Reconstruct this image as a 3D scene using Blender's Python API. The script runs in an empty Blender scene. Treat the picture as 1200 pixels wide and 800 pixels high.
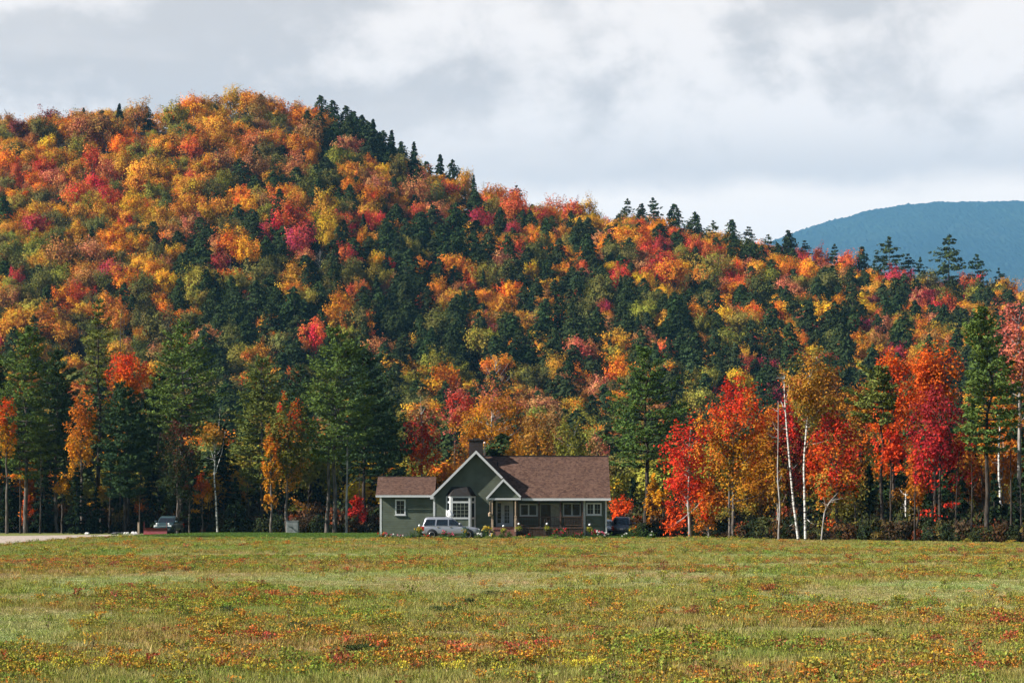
import bpy, math, random
import numpy as np
from mathutils import Vector, Matrix

# ------------------------------------------------------------------ camera, sky, sun, exposure
SC = bpy.context.scene
COL = SC.collection
F = 2833.0            # focal length in photograph pixels (85 mm on a 36 mm wide sensor)
YH = 592.0            # row of the horizon
CAMZ = 3.0
cam_data = bpy.data.cameras.new('camera')
cam_data.lens = 85.0
cam_data.sensor_width = 36.0
cam_data.shift_y = (YH - 400.0) / 1200.0
cam_data.clip_start = 0.5
cam_data.clip_end = 30000.0
camera = bpy.data.objects.new('camera', cam_data)
camera.location = (0.0, 0.0, CAMZ)
camera.rotation_euler = (math.radians(90), 0, 0)
COL.objects.link(camera)
SC.camera = camera

SUN_DIR = Vector((-0.81, -0.20, 0.55)).normalized()     # towards the sun
SUN_EL = math.asin(SUN_DIR.z)
sun_data = bpy.data.lights.new('sun', 'SUN')
sun_data.energy = 5.0
sun_data.angle = math.radians(0.53)
sun_data.color = (1.0, 0.95, 0.87)
sun = bpy.data.objects.new('sun', sun_data)
sun.rotation_euler = SUN_DIR.to_track_quat('Z', 'Y').to_euler()
sun.location = (-200, -80, 300)
COL.objects.link(sun)

SC.view_settings.view_transform = 'Standard'
SC.view_settings.look = 'None'
SC.view_settings.gamma = 1.0
SC.view_settings.use_curve_mapping = False
SC.view_settings.exposure = 1.0


def nd(nt, kind, **kw):
    n = nt.nodes.new(kind)
    for k, v in kw.items():
        if k.startswith('i_'):
            n.inputs[k[2:]].default_value = v
        else:
            setattr(n, k, v)
    return n


def mathn(nt, op, a, b=None, c=None, clamp=False):
    n = nt.nodes.new('ShaderNodeMath')
    n.operation = op
    n.use_clamp = clamp
    for i, v in enumerate((a, b, c)):
        if v is None:
            continue
        if isinstance(v, (int, float)):
            n.inputs[i].default_value = v
        else:
            nt.links.new(v, n.inputs[i])
    return n.outputs[0]


def sstep(nt, v, lo, hi, to0=0.0, to1=1.0):
    n = nt.nodes.new('ShaderNodeMapRange')
    n.interpolation_type = 'SMOOTHSTEP'
    nt.links.new(v, n.inputs['Value'])
    n.inputs['From Min'].default_value = lo
    n.inputs['From Max'].default_value = hi
    n.inputs['To Min'].default_value = to0
    n.inputs['To Max'].default_value = to1
    return n.outputs['Result']


def mixc(nt, fac, a, b, blend='MIX'):
    n = nt.nodes.new('ShaderNodeMix')
    n.data_type = 'RGBA'
    n.blend_type = blend
    if isinstance(fac, (int, float)):
        n.inputs[0].default_value = fac
    else:
        nt.links.new(fac, n.inputs[0])
    for s, v in ((6, a), (7, b)):
        if isinstance(v, (tuple, list)):
            n.inputs[s].default_value = (v[0], v[1], v[2], 1)
        else:
            nt.links.new(v, n.inputs[s])
    return n.outputs[2]


def build_world():
    w = bpy.data.worlds.new('World')
    SC.world = w
    w.use_nodes = True
    nt = w.node_tree
    nt.nodes.clear()
    out = nt.nodes.new('ShaderNodeOutputWorld')
    sky = nd(nt, 'ShaderNodeTexSky', sky_type='NISHITA', sun_disc=False)
    sky.sun_elevation = SUN_EL
    sky.sun_rotation = math.atan2(SUN_DIR.x, SUN_DIR.y)
    sky.air_density = 1.0
    sky.dust_density = 0.6
    bg = nd(nt, 'ShaderNodeBackground')
    bg.inputs['Strength'].default_value = 0.055
    nt.links.new(sky.outputs[0], bg.inputs['Color'])
    # a sheet of broken stratocumulus: brightness and cover come from noise over the sky's directions
    tc = nt.nodes.new('ShaderNodeTexCoord')
    sep = nt.nodes.new('ShaderNodeSeparateXYZ')
    nt.links.new(tc.outputs['Generated'], sep.inputs[0])
    zc = mathn(nt, 'ADD', mathn(nt, 'MAXIMUM', sep.outputs[2], 0.0), 0.10)
    comb = nt.nodes.new('ShaderNodeCombineXYZ')           # the cloud layer seen in perspective
    nt.links.new(mathn(nt, 'DIVIDE', sep.outputs[0], zc), comb.inputs[0])
    nt.links.new(mathn(nt, 'DIVIDE', sep.outputs[1], zc), comb.inputs[1])
    n1 = nd(nt, 'ShaderNodeTexNoise')
    n1.inputs['Scale'].default_value = 1.35
    n1.inputs['Detail'].default_value = 7
    n1.inputs['Roughness'].default_value = 0.5
    n1.inputs['Distortion'].default_value = 0.35
    nt.links.new(comb.outputs[0], n1.inputs['Vector'])
    mp = nd(nt, 'ShaderNodeMapping')
    mp.inputs['Location'].default_value = (3.7, 1.9, 0.4)
    mp.inputs['Scale'].default_value = (1, 1, 1.45)
    nt.links.new(tc.outputs['Generated'], mp.inputs[0])
    n2 = nd(nt, 'ShaderNodeTexNoise')
    n2.inputs['Scale'].default_value = 7.5
    n2.inputs['Distortion'].default_value = 0.2
    n2.inputs['Detail'].default_value = 6
    n2.inputs['Roughness'].default_value = 0.52
    nt.links.new(mp.outputs[0], n2.inputs['Vector'])
    n3 = nd(nt, 'ShaderNodeTexNoise')
    n3.inputs['Scale'].default_value = 24.0
    n3.inputs['Distortion'].default_value = 0.2
    n3.inputs['Detail'].default_value = 7
    n3.inputs['Roughness'].default_value = 0.6
    nt.links.new(mp.outputs[0], n3.inputs['Vector'])
    dens = mathn(nt, 'ADD', mathn(nt, 'MULTIPLY', n1.outputs[0], 0.22), mathn(nt, 'MULTIPLY', n2.outputs[0], 0.48))
    dens = mathn(nt, 'ADD', dens, mathn(nt, 'MULTIPLY', n3.outputs[0], 0.30))
    # grey undersides towards the lower edge of the bank, brighter billows above it
    low = sstep(nt, sep.outputs[2], 0.125, 0.170)
    lit = sstep(nt, dens, 0.43, 0.54)
    lit = mathn(nt, 'MULTIPLY', lit, sstep(nt, low, 0.0, 1.0, 0.35, 1.0))
    ccol = mixc(nt, lit, CLOUD_DARK, CLOUD_LIGHT)
    cl = nd(nt, 'ShaderNodeBackground')
    nt.links.new(ccol, cl.inputs['Color'])
    cl.inputs['Strength'].default_value = CLOUD_STRENGTH
    # cover: closed to the north, broken overhead and to the south; open strip along the horizon
    edge = mathn(nt, 'ADD', sep.outputs[2], mathn(nt, 'MULTIPLY', mathn(nt, 'SUBTRACT', n2.outputs[0], 0.5), 0.030))
    edge = mathn(nt, 'ADD', edge, mathn(nt, 'MULTIPLY', mathn(nt, 'SUBTRACT', n3.outputs[0], 0.5), 0.02))
    base = sstep(nt, edge, 0.125, 0.140)
    thin = sstep(nt, mathn(nt, 'ADD', n1.outputs[0], mathn(nt, 'MULTIPLY', n3.outputs[0], 0.3)), 0.44, 0.60, 0.80, 1.0)
    north = sstep(nt, sep.outputs[1], 0.05, 0.6)
    high = sstep(nt, sep.outputs[2], 0.28, 0.6, 1.0, 0.20)
    cover = mathn(nt, 'MULTIPLY', mathn(nt, 'MULTIPLY', base, thin), mathn(nt, 'MULTIPLY', north, high))
    mx = nt.nodes.new('ShaderNodeMixShader')
    # a thin bright veil low in the north, where the sky opens under the clouds
    vb = nd(nt, 'ShaderNodeBackground')
    vb.inputs['Color'].default_value = (*CLOUD_VEIL, 1)
    vb.inputs['Strength'].default_value = CLOUD_STRENGTH
    mv = nt.nodes.new('ShaderNodeMixShader')
    vf = mathn(nt, 'MULTIPLY', sstep(nt, sep.outputs[1], 0.0, 0.6), sstep(nt, sep.outputs[2], 0.12, 0.40, 0.95, 0.10))
    nt.links.new(vf, mv.inputs[0])
    nt.links.new(bg.outputs[0], mv.inputs[1])
    nt.links.new(vb.outputs[0], mv.inputs[2])
    nt.links.new(cover, mx.inputs[0])
    nt.links.new(mv.outputs[0], mx.inputs[1])
    nt.links.new(cl.outputs[0], mx.inputs[2])
    nt.links.new(mx.outputs[0], out.inputs['Surface'])


CLOUD_DARK = (0.70, 0.615, 0.545)
CLOUD_LIGHT = (1.07, 0.945, 0.838)
CLOUD_VEIL = (1.30, 1.10, 0.91)
CLOUD_STRENGTH = 0.55
build_world()
cy = SC.cycles
try:
    cy.max_bounces = 6
    cy.diffuse_bounces = 3
    cy.glossy_bounces = 2
    cy.transmission_bounces = 4
    cy.volume_bounces = 1
    cy.transparent_max_bounces = 8
    cy.use_denoising = True
    cy.denoising_input_passes = 'RGB_ALBEDO_NORMAL'
    cy.denoising_prefilter = 'ACCURATE'
    cy.denoiser = 'OPENIMAGEDENOISE'
    cy.use_adaptive_sampling = True
    cy.adaptive_threshold = 0.02
    cy.volume_step_rate = 5.0
    SC.render.threads_mode = 'AUTO'
except Exception:
    pass

RNG = np.random.default_rng(7)
random.seed(11)


# ------------------------------------------------------------------ small helpers
def lin(r, g, b):
    def c(v):
        v /= 255.0
        return v / 12.92 if v <= 0.04045 else ((v + 0.055) / 1.055) ** 2.4
    return (c(r), c(g), c(b))


def at(px, py, Y):
    """The world point at depth Y that the photograph shows at (px, py)."""
    return ((px - 600.0) / F * Y, Y, CAMZ - (py - YH) / F * Y)


def ground_at(px, py):
    Y = CAMZ * F / (py - YH)
    return ((px - 600.0) / F * Y, Y)


def tag(o, label=None, cat=None, group=None, kind=None):
    if label:
        o['label'] = label
    if cat:
        o['category'] = cat
    if group:
        o['group'] = group
    if kind:
        o['kind'] = kind
    return o


def empty(name, loc, rz=0.0):
    o = bpy.data.objects.new(name, None)
    o.location = loc
    o.rotation_euler = (0, 0, rz)
    o.empty_display_size = 0.3
    COL.objects.link(o)
    return o


def obj_from_mesh(name, me, parent=None, loc=(0, 0, 0)):
    o = bpy.data.objects.new(name, me)
    o.location = loc
    if parent is not None:
        o.parent = parent
    COL.objects.link(o)
    return o


class MB:
    """Collects vertices and faces; build() links them as one mesh object."""
    def __init__(self):
        self.v, self.f, self.m, self.smooth = [], [], [], []

    def add(self, verts, faces, mi=0, smooth=False):
        k = len(self.v)
        self.v.extend([tuple(map(float, p)) for p in verts])
        for fc in faces:
            self.f.append([i + k for i in fc])
            self.m.append(mi)
            self.smooth.append(smooth)

    def box(self, x0, x1, y0, y1, z0, z1, mi=0):
        v = [(x0, y0, z0), (x1, y0, z0), (x1, y1, z0), (x0, y1, z0), (x0, y0, z1), (x1, y0, z1), (x1, y1, z1), (x0, y1, z1)]
        self.add(v, [(0, 3, 2, 1), (4, 5, 6, 7), (0, 1, 5, 4), (1, 2, 6, 5), (2, 3, 7, 6), (3, 0, 4, 7)], mi)

    def prism(self, poly, y0, y1, mi=0):
        """A polygon in (x, z) pushed from y0 to y1."""
        n = len(poly)
        v = [(x, y0, z) for x, z in poly] + [(x, y1, z) for x, z in poly]
        f = [tuple(range(n)), tuple(range(2 * n - 1, n - 1, -1))]
        for i in range(n):
            j = (i + 1) % n
            f.append((i, i + n, j + n, j))
        self.add(v, f, mi)

    def slab(self, quad, t, mi=0):
        """A quad thickened by t against its normal."""
        a, b, c, d = [Vector(p) for p in quad]
        n = (b - a).cross(d - a).normalized() * t
        v = [a, b, c, d, a - n, b - n, c - n, d - n]
        self.add(v, [(0, 1, 2, 3), (7, 6, 5, 4), (0, 4, 5, 1), (1, 5, 6, 2), (2, 6, 7, 3), (3, 7, 4, 0)], mi)

    def tube(self, pts, rad, n=8, mi=0, cap=True, smooth=True):
        v, f = tube_np([Vector(p) for p in pts], rad, n)
        k = len(pts)
        self.add(v, f, mi, smooth)
        if cap:
            self.add([v[i] for i in range(n)], [tuple(range(n - 1, -1, -1))], mi)
            self.add([v[(k - 1) * n + i] for i in range(n)], [tuple(range(n))], mi)

    def lathe(self, prof, n=16, axis='z', c=(0, 0, 0), mi=0, smooth=True):
        """prof: (radius, height) pairs turned round an axis through c."""
        v, f = [], []
        for r, h in prof:
            for i in range(n):
                a = 2 * math.pi * i / n
                p = (r * math.cos(a), r * math.sin(a), h)
                if axis == 'y':
                    p = (p[0], p[2], p[1])
                elif axis == 'x':
                    p = (p[2], p[0], p[1])
                v.append((p[0] + c[0], p[1] + c[1], p[2] + c[2]))
        for k in range(len(prof) - 1):
            for i in range(n):
                j = (i + 1) % n
                f.append((k * n + i, k * n + j, (k + 1) * n + j, (k + 1) * n + i))
        f.append(tuple(range(n - 1, -1, -1)))
        f.append(tuple((len(prof) - 1) * n + i for i in range(n)))
        self.add(v, f, mi, smooth)

    def rings(self, rs, mi=0, smooth=True, cap=True):
        n = len(rs[0])
        v = [p for r in rs for p in r]
        f = []
        for k in range(len(rs) - 1):
            for i in range(n):
                j = (i + 1) % n
                f.append((k * n + i, k * n + j, (k + 1) * n + j, (k + 1) * n + i))
        if cap:
            f.append(tuple(range(n - 1, -1, -1)))
            f.append(tuple((len(rs) - 1) * n + i for i in range(n)))
        self.add(v, f, mi, smooth)

    def build(self, name, mats, parent=None, loc=(0, 0, 0), bevel=0.0):
        me = bpy.data.meshes.new(name)
        me.from_pydata(self.v, [], self.f)
        if not isinstance(mats, (list, tuple)):
            mats = [mats]
        for m in mats:
            me.materials.append(m)
        me.polygons.foreach_set('material_index', self.m)
        me.polygons.foreach_set('use_smooth', self.smooth)
        me.update()
        import bmesh
        bm = bmesh.new()
        bm.from_mesh(me)
        bmesh.ops.recalc_face_normals(bm, faces=bm.faces)
        bm.to_mesh(me)
        bm.free()
        o = obj_from_mesh(name, me, parent, loc)
        if bevel:
            b = o.modifiers.new('bevel', 'BEVEL')
            b.width = bevel
            b.segments = 2
            b.limit_method = 'ANGLE'
        return o


def tube_np(pts, rad, n=6):
    v, f = [], []
    prev = None
    for k, p in enumerate(pts):
        a = pts[max(k - 1, 0)]
        b = pts[min(k + 1, len(pts) - 1)]
        d = (b - a)
        d = d.normalized() if d.length > 1e-9 else Vector((0, 0, 1))
        if prev is None:
            t = d.cross(Vector((1, 0, 0)) if abs(d.x) < 0.8 else Vector((0, 1, 0))).normalized()
        else:
            t = (prev - d * prev.dot(d)).normalized()
        prev = t
        s = d.cross(t)
        for i in range(n):
            an = 2 * math.pi * i / n
            v.append(p + (t * math.cos(an) + s * math.sin(an)) * rad[k])
    for k in range(len(pts) - 1):
        for i in range(n):
            j = (i + 1) % n
            f.append((k * n + i, k * n + j, (k + 1) * n + j, (k + 1) * n + i))
    return v, f


def fast_mesh(name, verts, quads, mats, mat_idx=None, color=None, attr='leaf', smooth=False):
    """verts (n,3), quads (m,4) numpy -> mesh, with an optional point colour."""
    me = bpy.data.meshes.new(name)
    nv, nf = len(verts), len(quads)
    me.vertices.add(nv)
    me.vertices.foreach_set('co', np.ascontiguousarray(verts, dtype=np.float32).ravel())
    me.loops.add(nf * 4)
    me.loops.foreach_set('vertex_index', np.ascontiguousarray(quads, dtype=np.int32).ravel())
    me.polygons.add(nf)
    me.polygons.foreach_set('loop_start', np.arange(0, nf * 4, 4, dtype=np.int32))
    me.polygons.foreach_set('loop_total', np.full(nf, 4, dtype=np.int32))
    for m in mats:
        me.materials.append(m)
    if mat_idx is not None:
        me.polygons.foreach_set('material_index', np.ascontiguousarray(mat_idx, dtype=np.int32))
    me.polygons.foreach_set('use_smooth', np.full(nf, smooth, dtype=bool))
    if color is not None:
        a = me.attributes.new(attr, 'FLOAT_COLOR', 'POINT')
        c = np.ones((nv, 4), dtype=np.float32)
        c[:, :3] = color
        a.data.foreach_set('color', c.ravel())
    me.update(calc_edges=True)
    me.validate()
    return me


def unit(v):
    return v / np.maximum(np.linalg.norm(v, axis=-1, keepdims=True), 1e-9)


def cards(c, nrm, ln, wd, tan=None, rng=RNG):
    """Leaf-shaped rhombs: centres c (n,3), facing nrm, length ln, width wd, long axis near tan."""
    n = len(c)
    nrm = unit(nrm)
    t = rng.normal(size=(n, 3)) if tan is None else tan
    t = t - nrm * np.sum(t * nrm, axis=1, keepdims=True)
    t = unit(t)
    b = np.cross(nrm, t)
    ln = np.broadcast_to(np.asarray(ln, dtype=float), (n,))[:, None] * 0.5
    wd = np.broadcast_to(np.asarray(wd, dtype=float), (n,))[:, None] * 0.5
    v = np.empty((n, 4, 3))
    v[:, 0] = c - t * ln
    v[:, 1] = c + b * wd + t * ln * 0.12
    v[:, 2] = c + t * ln
    v[:, 3] = c - b * wd + t * ln * 0.12
    q = np.arange(n * 4).reshape(n, 4)
    return v.reshape(-1, 3), q


def vnoise(x, y, seed=0):
    """Smooth value noise in [0,1] on numpy arrays."""
    x = np.asarray(x, float)
    y = np.asarray(y, float)
    xi = np.floor(x).astype(np.int64)
    yi = np.floor(y).astype(np.int64)
    xf = x - xi
    yf = y - yi
    u = xf * xf * (3 - 2 * xf)
    v = yf * yf * (3 - 2 * yf)

    def h(a, b):
        s = np.sin((a * 127.1 + b * 311.7 + seed * 74.7) * 1.0) * 43758.5453
        return s - np.floor(s)
    return (h(xi, yi) * (1 - u) + h(xi + 1, yi) * u) * (1 - v) + (h(xi, yi + 1) * (1 - u) + h(xi + 1, yi + 1) * u) * v


def fbm(x, y, oct=4, seed=0):
    s, a, t = 0.0, 1.0, 0.0
    for k in range(oct):
        s = s + a * vnoise(x * 2 ** k, y * 2 ** k, seed + k * 13)
        t += a
        a *= 0.5
    return s / t


# ------------------------------------------------------------------ materials
def new_mat(name):
    m = bpy.data.materials.new(name)
    m.use_nodes = True
    nt = m.node_tree
    nt.nodes.clear()
    out = nt.nodes.new('ShaderNodeOutputMaterial')
    return m, nt, out


def simple_mat(name, col, rough=0.6, metal=0.0, var=0.0, scale=4.0, bump=0.0, bscale=30.0, spec=0.4):
    m, nt, out = new_mat(name)
    p = nt.nodes.new('ShaderNodeBsdfPrincipled')
    p.inputs['Roughness'].default_value = rough
    p.inputs['Metallic'].default_value = metal
    p.inputs['Specular IOR Level'].default_value = spec
    tc = nt.nodes.new('ShaderNodeTexCoord')
    n = nd(nt, 'ShaderNodeTexNoise')
    n.inputs['Scale'].default_value = scale
    n.inputs['Detail'].default_value = 5
    nt.links.new(tc.outputs['Object'], n.inputs['Vector'])
    lo = tuple(max(0.0, c * (1 - var)) for c in col)
    hi = tuple(min(1.0, c * (1 + var)) for c in col)
    c = mixc(nt, sstep(nt, n.outputs[0], 0.3, 0.7), lo, hi)
    nt.links.new(c, p.inputs['Base Color'])
    if bump:
        b = nd(nt, 'ShaderNodeBump')
        b.inputs['Strength'].default_value = bump
        b.inputs['Distance'].default_value = 0.02
        n2 = nd(nt, 'ShaderNodeTexNoise')
        n2.inputs['Scale'].default_value = bscale
        nt.links.new(tc.outputs['Object'], n2.inputs['Vector'])
        nt.links.new(n2.outputs[0], b.inputs['Height'])
        nt.links.new(b.outputs[0], p.inputs['Normal'])
    nt.links.new(p.outputs[0], out.inputs['Surface'])
    return m


def leaf_mat(name, source, transl=0.35, tint=1.0):
    """source 'baked': the mesh's own leaf colours; 'object': the object's colour times the leaf jitter;
    'instance': the colour each instance carries times the leaf jitter."""
    m, nt, out = new_mat(name)
    a = nd(nt, 'ShaderNodeAttribute', attribute_name='leaf', attribute_type='GEOMETRY')
    if source == 'baked':
        col = a.outputs['Color']
    else:
        sep = nt.nodes.new('ShaderNodeSeparateColor')
        nt.links.new(a.outputs['Color'], sep.inputs[0])
        if source == 'object':
            base = nt.nodes.new('ShaderNodeObjectInfo').outputs['Color']
        else:
            base = nd(nt, 'ShaderNodeAttribute', attribute_name='tint', attribute_type='INSTANCER').outputs['Color']
        hs = nt.nodes.new('ShaderNodeHueSaturation')
        nt.links.new(base, hs.inputs['Color'])
        nt.links.new(mathn(nt, 'ADD', 0.5, mathn(nt, 'MULTIPLY', mathn(nt, 'SUBTRACT', sep.outputs[1], 0.5), 0.06)), hs.inputs['Hue'])
        nt.links.new(mathn(nt, 'ADD', 0.36, mathn(nt, 'MULTIPLY', sep.outputs[0], 1.28)), hs.inputs['Value'])
        col = hs.outputs[0]
    d = nt.nodes.new('ShaderNodeBsdfDiffuse')
    t = nt.nodes.new('ShaderNodeBsdfTranslucent')
    nt.links.new(col, d.inputs['Color'])
    nt.links.new(col, t.inputs['Color'])
    mx = nt.nodes.new('ShaderNodeMixShader')
    mx.inputs[0].default_value = transl
    nt.links.new(d.outputs[0], mx.inputs[1])
    nt.links.new(t.outputs[0], mx.inputs[2])
    nt.links.new(mx.outputs[0], out.inputs['Surface'])
    return m


def bark_mat(name, dark, light, scale=(6, 6, 1.2), lo=0.35, hi=0.65):
    m, nt, out = new_mat(name)
    p = nt.nodes.new('ShaderNodeBsdfPrincipled')
    p.inputs['Roughness'].default_value = 0.9
    p.inputs['Specular IOR Level'].default_value = 0.1
    tc = nt.nodes.new('ShaderNodeTexCoord')
    mp = nd(nt, 'ShaderNodeMapping')
    mp.inputs['Scale'].default_value = scale
    nt.links.new(tc.outputs['Object'], mp.inputs[0])
    n = nd(nt, 'ShaderNodeTexNoise')
    n.inputs['Scale'].default_value = 1.0
    n.inputs['Detail'].default_value = 6
    nt.links.new(mp.outputs[0], n.inputs['Vector'])
    nt.links.new(mixc(nt, sstep(nt, n.outputs[0], lo, hi), dark, light), p.inputs['Base Color'])
    nt.links.new(p.outputs[0], out.inputs['Surface'])
    return m


M = {}
M['leaf_baked'] = leaf_mat('foliage_leaves', 'baked', 0.28)
M['leaf_object'] = leaf_mat('hillside_foliage', 'object', 0.20)
M['leaf_instance'] = leaf_mat('wood_foliage', 'instance', 0.22)
M['needle_baked'] = leaf_mat('conifer_needles', 'baked', 0.15)
M['bark'] = bark_mat('grey_brown_bark', (0.045, 0.036, 0.030), (0.16, 0.135, 0.115))
M['bark_dark'] = bark_mat('dark_bark', (0.020, 0.016, 0.013), (0.07, 0.055, 0.045))
M['bark_grey'] = bark_mat('pale_grey_bark', (0.17, 0.15, 0.135), (0.42, 0.39, 0.36))
M['bark_birch'] = bark_mat('white_birch_bark', (0.06, 0.055, 0.05), (0.62, 0.60, 0.56), (2.0, 2.0, 7.0), 0.42, 0.52)


# ------------------------------------------------------------------ the lie of the land
SKY_X = [-900, -300, 0, 50, 140, 200, 270, 330, 380, 430, 480, 540, 600, 650, 700, 740, 800, 860, 900, 950, 1000, 1060, 1110, 1150, 1200, 1500, 2100]
SKY_Y = [260, 170, 140, 134, 126, 122, 108, 117, 125, 148, 180, 206, 224, 236, 240, 246, 260, 272, 282, 292, 302, 310, 318, 324, 330, 372, 430]
EDGE_X = [-900, 0, 60, 150, 250, 340, 430, 600, 700, 770, 900, 1000, 1200, 2100]
EDGE_Y = [262, 262, 262, 262, 258, 252, 248, 246, 240, 224, 206, 198, 186, 170]
HILL_FOOT, FOOT_Z = 545.0, 17.0


def skyline(px):
    return np.interp(px, SKY_X, SKY_Y)


def forest_edge(px):
    """How far off the trees begin, along the direction of photograph column px."""
    return np.interp(px, EDGE_X, EDGE_Y)


def ridge_y(px):
    return np.interp(px, [300, 900, 1200], [880.0, 820.0, 800.0])


def terrain(X, Y):
    X = np.asarray(X, float)
    Y = np.asarray(Y, float)
    px = np.clip(600 + F * X / np.maximum(Y, 60.0), -900, 2100)
    yr = ridge_y(px)
    zr = CAMZ + (YH - skyline(px)) / F * yr - 12.5
    t = (Y - HILL_FOOT) / (yr - HILL_FOOT)
    g = np.where(t < 0.8, t, np.where(t < 1.1, t - (t - 0.8) ** 2 / 0.4, 0.875 - (t - 1.1) * 1.9)) / 0.9
    hill = FOOT_Z + (zr - FOOT_Z) * g
    rise = FOOT_Z * np.clip((Y - 275.0) / (HILL_FOOT - 275.0), 0, 1) ** 1.5
    z = np.where(t > 0, hill, rise)
    w = np.clip((Y - 330) / 200.0, 0, 1)
    z = z + (fbm(X / 60.0, Y / 60.0, 3, 5) - 0.5) * 9.0 * w
    return np.maximum(z, 0.0)


def tz(x, y):
    return float(terrain(np.array([x]), np.array([y]))[0])


# ---- what grows where on the field, as seen from the farm track: (column, row, half width, half height, kind)
MOWN = [(230, 680, 420, 8), (640, 676, 330, 7), (40, 700, 100, 9), (30, 722, 90, 14), (40, 745, 70, 12), (1080, 690, 190, 9), (1010, 703, 120, 6),
        (560, 690, 260, 6), (880, 663, 260, 3), (350, 651, 300, 2.5), (900, 652, 300, 2.0), (110, 772, 90, 4), (330, 764, 190, 5), (720, 718, 160, 5),
        (80, 644, 110, 2), (760, 688, 140, 5), (1130, 716, 120, 5), (900, 740, 200, 5), (520, 745, 140, 5), (620, 790, 150, 5), (60, 757, 120, 8)]
REDDISH = [(130, 662, 170, 6), (330, 667, 260, 4), (250, 706, 170, 9), (330, 655, 330, 2), (660, 668, 90, 4), (820, 671, 120, 3.5), (980, 660, 160, 3), (140, 717, 50, 3),
           (600, 690, 120, 3), (905, 694, 60, 5), (1080, 677, 100, 4), (1160, 693, 40, 3), (440, 727, 120, 6), (620, 745, 130, 5), (740, 757, 60, 5), (530, 760, 150, 6), (920, 724, 130, 5),
           (760, 778, 130, 8), (950, 765, 160, 7), (1120, 755, 130, 8), (250, 790, 160, 7), (560, 780, 110, 6), (1090, 789, 80, 6), (860, 722, 70, 4), (1010, 648, 170, 2.5), (100, 655, 110, 2.5),
           (300, 752, 110, 4), (80, 785, 110, 5), (700, 700, 70, 4), (1150, 735, 60, 5), (680, 650, 90, 2)]


def row_col(X, Y):
    px = 600 + F * X / Y
    py = YH + CAMZ * F / Y
    return px, py


def patches(X, Y):
    """mown, reddish weights in [0,1] for ground positions (numpy)."""
    px, py = row_col(X, np.maximum(Y, 30.0))
    wob = (fbm(X / 3.0, Y / 9.0, 3, 21) - 0.5) * 1.6
    wob2 = (fbm(X / 1.2, Y / 4.0, 3, 33) - 0.5) * 1.2
    out = []
    for lst in (MOWN, REDDISH):
        w = np.zeros_like(px)
        for cx, cyy, rx, ry in lst:
            d = np.sqrt(((px - cx) / rx) ** 2 + ((py - cyy) / ry) ** 2) + wob + wob2 * 0.6
            w = np.maximum(w, np.clip((1.3 - d) / 0.4, 0, 1))
        out.append(w)
    # beyond the picture the same kinds of patch go on
    side = np.clip((np.abs(px - 600) - 640) / 120.0, 0, 1)
    n = fbm(X / 14.0, Y / 22.0, 3, 50)
    out[0] = out[0] * (1 - side) + side * np.clip((n - 0.58) / 0.08, 0, 1)
    out[1] = out[1] * (1 - side) + side * np.clip((0.42 - n) / 0.08, 0, 1)
    near = np.clip((px - 640) / 200, 0, 1)
    return out[0], out[1]


def land_material():
    m, nt, out = new_mat('meadow_and_forest_floor')
    p = nt.nodes.new('ShaderNodeBsdfPrincipled')
    p.inputs['Roughness'].default_value = 0.95
    p.inputs['Specular IOR Level'].default_value = 0.05
    a = nd(nt, 'ShaderNodeAttribute', attribute_name='leaf', attribute_type='GEOMETRY')
    tc = nt.nodes.new('ShaderNodeTexCoord')
    n = nd(nt, 'ShaderNodeTexNoise')
    n.inputs['Scale'].default_value = 2.2
    n.inputs['Detail'].default_value = 8
    n.inputs['Roughness'].default_value = 0.65
    nt.links.new(tc.outputs['Object'], n.inputs['Vector'])
    k = sstep(nt, n.outputs[0], 0.3, 0.7, 0.55, 1.45)
    mul = nt.nodes.new('ShaderNodeVectorMath')
    mul.operation = 'SCALE'
    nt.links.new(a.outputs['Color'], mul.inputs[0])
    nt.links.new(k, mul.inputs['Scale'])
    nt.links.new(mul.outputs[0], p.inputs['Base Color'])
    nt.links.new(p.outputs[0], out.inputs['Surface'])
    return m


C_MEADOW = np.array((0.170, 0.180, 0.055))
C_MOWN = np.array((0.300, 0.310, 0.155))
C_RED = np.array((0.170, 0.085, 0.030))
C_FLOOR = np.array((0.030, 0.022, 0.014))


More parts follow.
